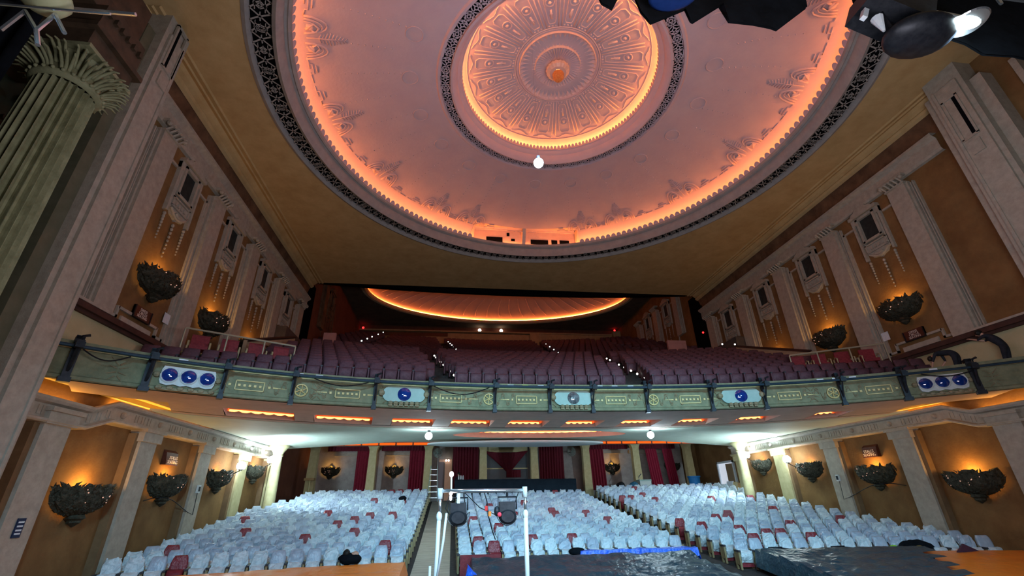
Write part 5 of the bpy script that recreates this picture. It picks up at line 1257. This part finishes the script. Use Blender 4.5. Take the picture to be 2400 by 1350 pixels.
for sgn, side in SIDES:
    # raised side box with its railing and armchairs
    A, B = Vector((sgn * 10.84, 12.64, 6.0)), Vector((sgn * 8.32, 13.94, 6.0)); D = (B - A); nrm = Vector((-D.y, D.x, 0)).normalized(); nrm = nrm if nrm.y > 0 else -nrm
    m = MB(); m.hexa([tuple(v) for v in (A + Vector((0, 0, -.3)), B + Vector((0, 0, -.3)), B + nrm * 1.3 + Vector((0, 0, -.3)), A + nrm * 1.3 + Vector((0, 0, -.3)), A + Vector((0, 0, .08)), B + Vector((0, 0, .08)), B + nrm * 1.3 + Vector((0, 0, .08)), A + nrm * 1.3 + Vector((0, 0, .08)))])
    struct(m.build('floor_side_box_' + side, WOOD))
    e = empty('box_railing', tuple(A)); tag(e, 'pale metal railing with four posts along the %s side box' % side, 'railing', 'side box railings')
    m = MB(); m.tube([(0, 0, .87), tuple(D + Vector((0, 0, .80)))], .028, 6); m.build('handrail', mat('pale_rail_metal', (0.45, 0.40, 0.28), None, 1, .4, metal=.3), e)
    for t in (0, .36, .70, 1.0):
        p = D * t; m = MB(); m.tube([(p.x, p.y, .0), (p.x, p.y, .85 - .06 * t)], .022, 6); m.box(p.x - .05, p.x + .05, p.y - .05, p.y + .05, .0, .1); m.build('post', _M['pale_rail_metal'], e)
    m = MB(); m.tube([(0, -.02, .18), tuple(D + Vector((0, -.02, .18)))], .03, 4); m.build('kick_rail', WOOD, e)
    for i, t in enumerate((.14, .40, .65, .89)):
        p = A + D * t + nrm * .42; c_ = empty('box_armchair', (p.x, p.y, 6.08), atan2(D.y * (1 if sgn < 0 else -1), abs(D.x)) * (1 if sgn < 0 else 1))
        tag(c_, 'maroon box armchair with pale timber arms, %s from the %s wall' % (ORD[i], side), 'armchair', 'armchairs in the side boxes')
        m = MB(); m.box(-.22, .22, .08, .16, .36, .78); m.build('backrest', MAROON, c_)
        m = MB(); m.box(-.22, .22, -.2, .12, .30, .40); m.build('seat', MAROON, c_)
        for s2 in (-1, 1):
            m = MB(); m.tube([(s2 * .26, -.22, 0), (s2 * .26, -.2, .5), (s2 * .26, .0, .56), (s2 * .26, .14, .52), (s2 * .26, .16, 0)], .025, 5); m.build('arm', mat('pale_chair_timber', (0.42, 0.33, 0.18), None, 1, .5), c_)
    # stair parapet with a zigzag moulding
    P0, P1 = (sgn * 10.31, 15.15, 7.37), (sgn * 10.5, 19.88, 9.10)
    m = MB(); a = [(P0[0], P0[1], P0[2] - .8), (P1[0], P1[1], P1[2] - .8), P1, P0]; m.poly(a, (sgn * .12, 0, 0)); o = m.build('wall_stair_parapet_' + side, mat('tan_parapet_paint', (0.40, 0.29, 0.18), (0.48, 0.36, 0.23), 3, .8)); struct(o)
    m = MB(); m.tube([tuple(Vector(P0) + (Vector(P1) - Vector(P0)) * t / 12 + Vector((-sgn * .02, 0, -.16 - (.1 if t % 2 else 0) - .1))) for t in range(1, 12)], .035, 4)
    struct(m.build('trim_zigzag', COVE)); m = MB(); m.tube([P0, P1], .06, 5); struct(m.build('trim_parapet_cap', mat('dark_brown_cap', (0.05, 0.02, 0.015), None, 1, .6)))
    # end frame of the box by the stair
    m = MB(); m.box(*sorted((sgn * 8.0, sgn * 8.05)), 13.9, 14.9, 5.9, 6.5); struct(m.build('trim_box_end', BLACK))
    # shaft masking at the foot of the upper side wall
    m = MB(); m.box(*sorted((sgn * 11.35, sgn * 12)), 20.9, 24.3, 8.2, 10.0); struct(m.build('wall_side_block_' + side, mat('dim_grey_brown_paint', (0.07, 0.055, 0.05), (0.11, 0.085, 0.075), 3, .9)))
# ------------------------------------------------------------------ fluted column and entablature beside the stage
o = empty('fluted_column', (-10.2, 6.35, 0)); struct(o)
K = 24; rows = []
for z in (1.0, 4, 7, 8.85):
    r0 = .48 - .008 * z; row = []
    for j in range(K * 6):
        a = 2 * pi * j / (K * 6); q = abs(sin(a * K / 2)); row.append(((r0 - .085 * min(1, q * 1.15) ** .8) * cos(a), (r0 - .085 * min(1, q * 1.15) ** .8) * sin(a), z))
    rows.append(row)
m = MB(); m.grid(rows, close=True); m.build('shaft', FLUTE, o)
m = MB(); m.lathe([(.40, 8.83), (.47, 8.86), (.48, 8.92), (.43, 8.97), (.40, 9.0), (.41, 9.2), (.44, 9.35), (.46, 9.42)], n=32)
rnd = random.Random(3)
for tier, (z0, h_, r0, n_) in enumerate(((8.96, .20, .40, 12), (9.10, .26, .41, 12))):
    for k in range(n_):
        a = 2 * pi * (k + .5 * tier) / n_
        for da in (-.10, 0, .10):
            pts = [((r0 + .04 * t + (.05 if t > 2 else 0) * (t - 2)) * cos(a + da * (1 + .1 * t)), (r0 + .04 * t + (.05 if t > 2 else 0) * (t - 2)) * sin(a + da * (1 + .1 * t)), z0 + h_ * (t / 4 if t < 4 else .93 if t < 5 else .8)) for t in range(6)]
            m.tube(pts, .03, 5, taper=[1, 1, 1, .9, .7, .4])
for k in range(4):
    a = pi / 4 + k * pi / 2; c_ = (.5 * cos(a), .5 * sin(a), 9.38)
    m.tube([(c_[0] * (1 - .0 * t) + .09 * (1 - t / 12) * cos(t * .8) * cos(a), c_[1] + .09 * (1 - t / 12) * cos(t * .8) * sin(a), c_[2] + .09 * (1 - t / 12) * sin(t * .8)) for t in range(12)], .035, 5)
for k in range(K): m.ball((.485 * cos(2 * pi * k / K), .485 * sin(2 * pi * k / K), 8.92), .035, 5, 4)
m.build('capital', FLUTE, o, smooth=True)
m = MB(); m.box(-.52, .52, -.52, .52, 9.43, 9.5); m.build('abacus', FLUTE, o)
DK = mat('dark_bronze_paint', (0.05, 0.032, 0.018), (0.10, 0.06, 0.035), 3, .7)
m = MB(); m.box(-11.7, -9.75, 5.85, 6.85, 9.5, 9.85); m.box(-11.7, -9.65, 5.75, 6.95, 9.85, 9.95); m.box(-11.7, -9.75, 5.85, 6.85, 9.95, 10.5); m.box(-11.7, -9.95, 5.6, 7.05, 10.5, 10.9); m.box(-11.7, -10.3, 5.6, 7.2, 10.9, 12.2)
for k in range(6): m.box(-9.75, -9.68, 5.9 + k * .16, 5.97 + k * .16, 10.3, 10.42)
struct(m.build('trim_column_entablature', DK))
m = MB(); m.box(-11.65, -11.2, 7.15, 7.5, 9.6, 12.9)
for k in range(8): m.box(-11.2, -11.15, 7.15, 7.5, 9.8 + k * .38, 9.95 + k * .38)
struct(m.build('trim_box_pilaster', STONE))
m = MB(); m.tube([(-11.3 + .14 * cos(t * .8) * (1 - t / 12), 7.3, 9.45 + .14 * sin(t * .8) * (1 - t / 12)) for t in range(12)], .04, 5); m.box(-11.6, -11.2, 7.0, 7.6, 9.2, 9.35); struct(m.build('trim_box_scroll', FLUTE))
m = MB()
for k in range(26):
    a = rnd.random() * 6; m.ball((-11.3 + rnd.uniform(-.25, .25), 7.2 + rnd.uniform(-.35, .3), 8.3 + rnd.uniform(-.4, .5)), rnd.uniform(.04, .11), 6, 4)
struct(m.build('trim_bracket_foliage', DK))
m = MB(); m.tube([(-11.35, 6.9 + .1 * t, 7.95 - .02 * t) for t in range(8)], .04, 5); struct(m.build('trim_bracket_bar', WOOD))
# dark drapes and wing masking left of the column
m = MB(); m.box(-13, -10.9, 3.6, 5.2, 0, 14); m.box(-13, -11.0, 1.0, 3.6, 0, 14); struct(m.build('wall_wing_masking_left', BLKCL))
m = MB(); m.box(-12.2, -9.0, 4.6, 5.2, 10.4, 16); struct(m.build('wall_wing_header', BLKCL))
for k, (x, y) in enumerate(((-9.9, 4.75), (-9.5, 4.5))):
    m = drape(x - .5, x + .5, y, 5.0 - k, 11, 4, .05); tag(m.build('leg_drape', BLKCL, smooth=True), ('black drape hanging just left of the fluted column', 'nearer black drape left of the fluted column')[k], 'drape')
# lattice lighting truss with a shaded lamp
tr = empty('lighting_truss', (-7.2, 3.0, 6.3)); tag(tr, 'pale lattice truss hanging at the top left corner', 'truss')
P = [(-.5, .0, .22), (-.26, 0, -.19), (-.05, 0, .12), (.12, 0, -.16), (.14, 0, .16), (.3, 0, -.1)]
P = [(-.42, 0, .25), (-.07, .0, .08), (-.05, 0, -.2)]
for a, b in (((-.5, 0, .0 + .1), (-.26, 0, .30)), ((-.14, 0, -.2), (-.06, 0, .07)), ((-.06, 0, .07), (.12, 0, -.16)), ((.12, 0, -.16), (.12, .05, .13)), ((.12, .05, .13), (.28, .05, -.1)), ((.12, 0, -.16), (.2, 0, -.34))):
    m = MB(); m.tube([a, b], .018, 6); m.build('brace', ALU, tr)
m = MB(); m.tube([(-.7, 0, .12), (.6, 0, .14)], .012, 5); m.tube([(-.7, .2, .42), (.6, .2, .44)], .02, 5); m.build('chord', ALU, tr)
m = MB(); m.lathe([(.001, -.13), (.1, -.12), (.17, -.06), (.2, .02), (.19, .06)], (.0, 0, .26), 20); tag(m.build('pendant_lamp', mat('sage_enamel_shade', (0.35, 0.36, 0.2), (0.45, 0.45, 0.28), 3, .5), None, (-7.2, 3.0, 6.32), smooth=True), 'round sage enamel lamp bowl at the very top left', 'lamp')
# flying border drapes and lamps over the stage
def border(name, pts, y, lab):
    m = MB(); top = 12.0; rows = []
    for (x, z) in pts: rows.append([(x, y + .08 * sin(x * 9 + q), z + (top - z) * q / 6) for q in range(7)])
    m.grid(rows); m.grid([[(a, b + .04, c) for a, b, c in r] for r in rows], flip=True)
    return tag(m.build(name, BLKCL, smooth=True), lab, 'drape')
border('border_drape', [(-1.45, 9.25), (-1.40, 9.12), (-1.2, 9.14), (-1.1, 9.35), (-.8, 9.4)], 4.0, 'small black drape tip hanging over the ceiling eye')
border('border_drape', [(-.85, 9.25), (-.8, 9.0), (-.6, 8.95), (.0, 9.3), (.06, 9.09), (.12, 9.1), (.69, 9.55), (.66, 9.07), (1.08, 9.08), (1.36, 9.04), (1.58, 9.17), (2.33, 9.86)], 4.05, 'scalloped black drape hanging over the top of the dome')
border('border_drape', [(3.6, 10.2), (4.0, 9.95), (4.31, 9.85), (4.6, 9.66), (5.28, 9.44), (5.61, 9.28), (6.06, 9.18), (7.5, 8.9), (10.5, 8.6)], 4.2, 'wide black drape filling the top right corner')
m = MB(); m.lathe([(.001, -.02), (.3, -.02), (.36, 0), (.36, .25), (.3, .3)], n=28); m.v = [tuple(Matrix.Rotation(.35, 3, 'X') @ Vector(p)) for p in m.v]
tag(m.build('border_lamp', mat('deep_blue_lamp_face', (0.004, 0.02, 0.10), (0.008, 0.03, 0.15), 5, .5), None, (-.42, 3.7, 9.0), smooth=True), 'round dark blue stage lamp face over the edge of the ceiling eye', 'stage lamp')
fl = empty('flood_light', (4.1, 3.95, 9.2)); tag(fl, 'dark oval stage lamp with a glaring white lens at the top right', 'stage lamp')
m = MB(); m.ball((-.15, 0, -.08), .5, 20, 12, 1.15, .8, .42); m.build('housing', BLACK, fl, smooth=True)
m = MB(); m.lathe([(.0, 0), (.24, .01), (.26, .05), (.2, .1)], n=24); m.v = [(a + .42, b - .3, c * .5 - .12) for a, b, c in m.v]; m.build('reflector', ALU, fl)
m = MB(); m.ball((.36, -.3, -.10), .2, 16, 8, 1.25, .6, .33); m.build('lens', emis('glaring_flood_lens', (.75, .95, 1.0), 40), fl, smooth=True)
m = MB(); m.lathe([(.02, -.16), (.09, .16)], (-.78, .0, .1), 10); m.build('cone', WHITE, fl)
m = MB(); m.tube([(-.6, 0, .05), (-.6, 0, .6), (.4, 0, .7), (.4, 0, .1)], .03, 5); m.build('yoke', BLACK, fl)
light('flood_beam', 'SPOT', (4.4, 3.8, 9.0), 260, (.6, .85, 1.0), .15, (9.5, 8.8, 13.9), 110, .8)
m = MB(); m.box(-.5, .55, -.3, .3, -.2, .45); m.v = [tuple(Matrix.Rotation(.5, 3, 'Y') @ Vector(p)) for p in m.v]; tag(m.build('stage_lamp', BLACK, None, (3.75, 4.05, 9.75)), 'black boxy stage lamp hanging above the glaring flood light', 'stage lamp')
m = MB(); m.box(-.04, .04, -.04, .04, -.13, .13); m.v = [tuple(Matrix.Rotation(.5, 3, 'Y') @ Vector(p)) for p in m.v]; tag(m.build('lamp_clip', WHITE, None, (3.2, 4.0, 9.62)), 'small white clip at the left end of the boxy stage lamp', 'clip')
m = MB(); m.tube([(5.3, 3.9, 10.42), (7.2, 3.9, 10.44)], .03, 6); m.tube([(6.1, 3.9, 10.46), (6.1, 3.9, 10.25)], .03, 5); tag(m.build('batten_pipe', ALU), 'bright metal pipe across the top right corner', 'pipe')
m = MB(); m.box(-.35, .35, -.03, .03, -.025, .025); m.v = [tuple(Matrix.Rotation(.1, 3, 'Y') @ Vector(p)) for p in m.v]; tag(m.build('lamp_bracket', ALU, None, (4.62, 3.9, 9.72)), 'short pale bar above the glaring flood light', 'bar')
# hanging cold bulb before the ceiling eye
e = empty('hanging_work_bulb', (-1.41, 9.0, 10.37)); tag(e, 'glaring cold work bulb hanging on a cable before the ceiling fretwork', 'bulb')
m = MB(); m.ball((0, 0, 0), .13, 16, 10); m.build('globe', emis('hanging_cold_bulb', (.72, .93, 1), 40), e, smooth=True)
m = MB(); m.tube([(0, 0, .12), (0, 0, .22)], .05, 8); m.build('socket', BLACK, e)
m = MB(); m.tube([(0, 0, .2), (.0, .0, 6.8)], .0015, 3); m.build('cable', BLACK, e)
light('hanging_bulb_glow', 'POINT', (-1.41, 8.85, 10.5), 190, (.42, .58, 1.0), .15)
# ------------------------------------------------------------------ lamp goal-post stand in front of the stalls
st = empty('lamp_stand', (-2.95, 7.0, 1.0)); tag(st, 'silver goal-post lighting stand with two lamps, standing before the left aisle', 'lighting stand')
WT = mat('white_taped_tube', (0.8, 0.84, 0.86), None, 1, .4)
m = MB(); m.tube([(-.58, 0, 1.52), (.62, 0, 1.51)], .028, 8); m.build('crossbar', ALU, st, smooth=True)
for s_, x in ((-1, -.59), (1, .62)):
    m = MB(); m.tube([(x, 0, 1.56), (x, 0, 1.42)], .036, 8); m.build('collar', TURQ, st, smooth=True)
    m = MB(); m.tube([(x, 0, 1.45), (x + (.01 if s_ < 0 else -.0), 0, 1.22)], .020, 8); m.build('upper_pole', ALU, st, smooth=True)
    m = MB(); m.tube([(x, 0, 1.24), (x + (-.015 if s_ < 0 else -.0), 0, 0)], .033 if s_ > 0 else .028, 8); m.ball((x, 0, 1.2), .042, 8, 6, 1, 1, 1.6); m.build('lower_pole', WT, st, smooth=True)
    m = MB(); m.box(x - .3, x + .3, -.04, .04, 0, .04); m.box(x - .04, x + .04, -.3, .3, 0, .04); m.build('foot', BLACK, st)
m = MB(); m.tube([(-.49, -.03, 1.24), (-.52, -.03, .9), (-.58, -.03, .5)], .018, 6); m.tube([(-.68, -.02, .62), (-.67, -.02, 0)], .018, 6); m.build('strut', WT, st, smooth=True)
for i, (x, nm) in enumerate(((-.33, 'left'), (.36, 'right'))):
    lp = empty('stand_lamp', (-2.95 + x, 7.0, 2.27)); tag(lp, 'black wash lamp with round front hanging at the %s of the goal-post stand' % nm, 'stage lamp', 'lamps on the goal-post stand')
    m = MB(); m.box(-.11, .11, -.06, .12, -.03, .10); m.build('housing', BLACK, lp)
    m = MB(); m.lathe([(.13, .0), (.14, .02), (.14, .07), (.10, .10), (.001, .1)], n=24); m.v = [(a * .9, -c + .02, b * .7 - .09) for a, b, c in m.v]; m.build('barrel', BLACK, lp)
    m = MB()
    for k in range(7):
        a = k * pi / 3; r_ = 0 if k == 6 else .085; m.ball((r_ * cos(a), -.02, r_ * .8 * sin(a) - .10), .025, 8, 5, 1, .4, 1)
    m.build('lens', mat('grey_lamp_lens', (0.08, 0.10, 0.12), None, 1, .2), lp, smooth=True)
    m = MB(); m.tube([(-.13, 0, .0), (-.13, 0, .16), (.13, 0, .16), (.13, 0, 0)], .012, 5); m.tube([(0, 0, .16), (0, 0, .26)], .018, 6); m.build('yoke', BLACK, lp)
    m = MB(); m.tube([(.16 * cos(pi + t * .28), .0, -.02 + .18 * sin(pi + t * .28)) for t in range(12)], .005, 4); m.build('safety_wire', ALU, lp)
    if i: m = MB(); m.ball((-.15, -.04, -.02), .055, 10, 6, .8, .6, 1.2); m.build('knob', BLACK, lp); m = MB(); m.ball((-.12, -.09, -.06), .03, 8, 6); m.build('pilot_disc', mat('pink_red_cap', (.6, .06, .10), None, 1, .4, emit=(1, .1, .15), estr=.25), lp)
    else: m = MB(); m.box(-.02, .02, -.07, -.05, .09, .22); m.build('clip', WHITE, lp)
for k, (x, z, c_, nm, lab) in enumerate(((-2.89, 2.29, mat('red_plug', (.55, .02, .02), None, 1, .5), 'cable_plug', 'small red cable plug dangling between the stand lamps'), (-2.84, 2.22, mat('orange_plug', (.7, .2, .03), None, 1, .5), 'cable_plug', 'small orange cable plug dangling between the stand lamps'))):
    m = MB(); m.box(-.02, .02, -.02, .02, -.03, .03); tag(m.build(nm, c_, None, (x, 6.98, z)), lab, 'plug')
m = MB(); m.tube([(-2.92, 7, 2.50), (-2.88, 6.98, 2.38), (-2.86, 6.98, 2.2), (-2.80, 6.98, 2.0), (-2.76, 7, 1.9)], .008, 4); m.tube([(-3.2, 7, 2.50), (-2.98, 6.98, 2.3), (-2.7, 6.98, 2.18), (-2.5, 6.98, 2.3), (-2.42, 7, 2.5)], .006, 4)
m.tube([(-3.4, 7, 2.5), (-3.46, 6.98, 2.3), (-3.3, 6.98, 2.1), (-3.12, 6.98, 2.25)], .005, 4)
tag(m.build('lamp_cable', BLACK), 'thin cables looping under the crossbar of the goal-post stand', 'cable')
e = empty('clip_lamp', (-3.39, 7.0, 2.6)); tag(e, 'glaring clip-on bulb at the left of the stand crossbar', 'bulb')  # beads and stem added to imitate glare spots; no lamp sits here
for z, r_ in ((.14, .035), (-.10, .028), (.0 - .17, .022)):
    m = MB(); m.ball((0, 0, z), r_, 10, 8, .9, 1, 1.5 if z < 0 else 1.1); m.build('bulb', emis('clip_lamp_bulb', (1, .97, .95), 9), e, smooth=True)
m = MB(); m.tube([(0, 0, .1), (.005, 0, -.08)], .012, 6); m.build('stem', WT, e)
# ------------------------------------------------------------------ people
def person(name, joints, radii, edges, mats_by, loc, rz_, label, head=None, hair=True, sc_=1 / S):
    me = bpy.data.meshes.new(name); names = list(joints)
    me.from_pydata([joints[n] for n in names], [(names.index(a), names.index(b)) for a, b in edges], [])
    o = bpy.data.objects.new(name, me); COL.objects.link(o)
    md = o.modifiers.new('skin', 'SKIN'); md.use_smooth_shade = True
    sv = me.skin_vertices[0].data
    for i, n in enumerate(names): sv[i].radius = (radii[n],) * 2 if not isinstance(radii[n], tuple) else radii[n]; sv[i].use_root = (n == 'pelvis')
    md2 = o.modifiers.new('sub', 'SUBSURF'); md2.levels = 2; md2.render_levels = 2
    dg = bpy.context.evaluated_depsgraph_get(); ev = o.evaluated_get(dg); nm = bpy.data.meshes.new_from_object(ev)
    bpy.data.objects.remove(o)
    mlist = []; 
    for m_ in (CLOTH, DENIM, SKIN): nm.materials.append(m_)
    J = {n: Vector(joints[n]) for n in names}
    for p in nm.polygons:
        c_ = p.center; best = min(edges, key=lambda e_: dseg(c_, J[e_[0]], J[e_[1]])); p.material_index = mats_by(best); p.use_smooth = True
    o = bpy.data.objects.new(name, nm); COL.objects.link(o); o.location = Vector(loc) * S; o.rotation_euler = (0, 0, rz_)
    tag(o, label, 'person')
    if head is not None:
        h_ = MB(); hd = Vector(head[0]); r_ = head[1]
        h_.ball(tuple(hd / S), r_ * 1.08 / S, 16, 10, .92, 1.06, 1.0); h_.v = [v for v in h_.v]
        ho = h_.build('hair', HAIR, o, smooth=True); ho.location = (0, 0, 0)
        f_ = MB(); n_ = Vector(head[2]).normalized(); side_ = n_.cross(Vector((0, 0, 1))).normalized(); up_ = side_.cross(n_)
        fc = hd + n_ * r_ * .28
        f_.ball(tuple((fc - up_ * r_ * .15) / S), r_ * .92 / S, 16, 10, .86, .9, 1.0)
        f_.ball(tuple((fc + n_ * r_ * .9 - up_ * r_ * .15) / S), r_ * .16 / S, 8, 5, .8, .8, 1.3)
        for s_ in (-1, 1): f_.ball(tuple((hd + side_ * s_ * r_ * .98 - up_ * r_ * .1) / S), r_ * .2 / S, 8, 5, .5, .8, 1.2)
        f_.build('face', SKIN, o, smooth=True)
        e_ = MB()
        for s_ in (-1, 1): e_.ball(tuple((fc + n_ * r_ * .80 + side_ * s_ * r_ * .34 + up_ * r_ * .05) / S), r_ * .09 / S, 6, 4)
        e_.ball(tuple((fc + n_ * r_ * .80 - up_ * r_ * .55) / S), r_ * .14 / S, 8, 4, 1.6, .8, .4)
        e_.build('eyes_and_mouth', HAIR, o)
    return o
def dseg(p, a, b):
    ab = b - a; t = max(0, min(1, (p - a).dot(ab) / max(ab.length_squared, 1e-9))); return (p - a - ab * t).length
def hand(J, Rr, Ed, w_, d, side, tag_):   # five short unequal fingers on a palm, metres
    d = Vector(d).normalized(); s_ = Vector(side).normalized(); k = J[w_]; p = Vector(k) + d * .07
    J['palm' + tag_] = tuple(p); Rr['palm' + tag_] = (.034, .018); Ed.append((w_, 'palm' + tag_))
    for i, (off, l) in enumerate(((-.028, .06), (-.010, .072), (.010, .068), (.028, .052))):
        a = p + s_ * off + d * .02; b = a + d * l * .55 + Vector((0, 0, -.006)); c_ = b + d * l * .45 + Vector((0, 0, -.018))
        for q, v in zip('abc', (a, b, c_)): J['f%s%d%s' % (q, i, tag_)] = tuple(v); Rr['f%s%d%s' % (q, i, tag_)] = .0085
        Ed += [('palm' + tag_, 'fa%d%s' % (i, tag_)), ('fa%d%s' % (i, tag_), 'fb%d%s' % (i, tag_)), ('fb%d%s' % (i, tag_), 'fc%d%s' % (i, tag_))]
    a = Vector(k) + d * .03 - s_ * .035; b = a + d * .045 - s_ * .02; J['th1' + tag_] = tuple(a); J['th2' + tag_] = tuple(b); Rr['th1' + tag_] = .011; Rr['th2' + tag_] = .009
    Ed += [(w_, 'th1' + tag_), ('th1' + tag_, 'th2' + tag_)]
def which(short):
    def f(e_):
        a, b = e_
        s_ = a + b
        if any(k in s_ for k in ('palm', 'fa', 'fb', 'fc', 'th', 'wrist', 'head', 'neck2')): return 2
        if 'ankle' in s_ and short: return 2
        if short and 'hip' in s_: return 0
        if any(k in s_ for k in ('knee', 'hip', 'ankle', 'toe')): return 1 if short else 0
        return 0
    return f
# local axes: x = the direction the figure faces
def figure(pose):
    if pose == 'bent':     # bending far forward, knees slightly flexed, arms reaching down
        J = dict(pelvis=(0, 0, .95), waist=(.10, 0, 1.04), chest=(.34, 0, 1.12), neck=(.54, 0, 1.08), neck2=(.60, 0, 1.04), head=(.70, 0, .98))
        for s_, t in ((-1, 'R'), (1, 'L')):
            J['hip' + t] = (0, .10 * s_, .90); J['knee' + t] = (.07, .12 * s_, .50); J['ankle' + t] = (-.03, .12 * s_, .09); J['toe' + t] = (.14, .13 * s_, .04)
            J['shoulder' + t] = (.46, .18 * s_, 1.08); J['elbow' + t] = (.52 + .08 * s_, .22 * s_, .82); J['wrist' + t] = (.66 + .05 * s_, .16 * s_, .64)
    elif pose == 'lean':   # leaning forward over a rail with arms stretched
        J = dict(pelvis=(0, 0, .95), waist=(.05, 0, 1.08), chest=(.20, 0, 1.30), neck=(.34, 0, 1.42), neck2=(.38, 0, 1.46), head=(.46, 0, 1.54))
        for s_, t in ((-1, 'R'), (1, 'L')):
            J['hip' + t] = (0, .10 * s_, .90); J['knee' + t] = (.08, .12 * s_, .50); J['ankle' + t] = (-.05, .12 * s_, .09); J['toe' + t] = (.12, .13 * s_, .04)
            J['shoulder' + t] = (.28, .19 * s_, 1.38); J['elbow' + t] = (.48, .20 * s_, 1.28); J['wrist' + t] = (.68, .12 * s_, 1.38)
    else:
        J = dict(pelvis=(0, 0, .95), waist=(.02, 0, 1.08), chest=(.08, 0, 1.32), neck=(.12, 0, 1.48), neck2=(.14, 0, 1.52), head=(.18, 0, 1.61))
        for s_, t in ((-1, 'R'), (1, 'L')):
            J['hip' + t] = (0, .10 * s_, .90); J['knee' + t] = (.03, .11 * s_, .50); J['ankle' + t] = (0, .12 * s_, .09); J['toe' + t] = (.17, .13 * s_, .04)
            J['shoulder' + t] = (.08, .20 * s_, 1.42); J['elbow' + t] = (.10, .26 * s_, 1.14); J['wrist' + t] = (.32, .18 * s_, 1.08)
    Rr = dict(pelvis=(.15, .13), waist=(.14, .12), chest=(.17, .13), neck=.06, neck2=.052, head=.088)
    Ed = [('pelvis', 'waist'), ('waist', 'chest'), ('chest', 'neck'), ('neck', 'neck2'), ('neck2', 'head')]
    for t in 'RL':
        Rr.update({'hip' + t: .085, 'knee' + t: .055, 'ankle' + t: .042, 'toe' + t: .035, 'shoulder' + t: .055, 'elbow' + t: .036, 'wrist' + t: .028})
        Ed += [('pelvis', 'hip' + t), ('hip' + t, 'knee' + t), ('knee' + t, 'ankle' + t), ('ankle' + t, 'toe' + t), ('chest', 'shoulder' + t), ('shoulder' + t, 'elbow' + t), ('elbow' + t, 'wrist' + t)]
    for s_, t in ((-1, 'R'), (1, 'L')):
        d = Vector(J['wrist' + t]) - Vector(J['elbow' + t]); hand(J, Rr, Ed, 'wrist' + t, d, (0, 1, 0), t)
    return J, Rr, Ed
J, Rr, Ed = figure('bent'); person('person', J, Rr, Ed, which(True), (10.9, 10.75, 5.14), pi / 2 + .25, 'person in dark top and shorts bending over at the balcony front end', ((.72, 0, .97), .10, (.6, 0, -.8)))
J, Rr, Ed = figure('lean'); person('person', J, Rr, Ed, which(True), (11.5, 9.95, 5.14), pi / 2 + .2, 'person in dark top leaning forward by the right proscenium pier', ((.46, 0, 1.55), .10, (.8, 0, -.4)))
J, Rr, Ed = figure('stand'); person('person', J, Rr, Ed, which(False), (-2.95, 28.0, 2.42), -pi / 2 - .3, 'person in dark clothes standing behind the left end of the draped desk', ((.18, 0, 1.62), .10, (.8, 0, -.5)))
m = MB(); xs_ = [10.3, 10.7, 11.1, 11.5, 11.95]
m.grid([[(x, fy(x, .12), 4.85) for x in xs_], [(x, fy(x, .12), 5.14) for x in xs_], [(x, fy(x, 1.5), 5.14) for x in xs_]])
struct(m.build('floor_balcony_end_right', CARPET))
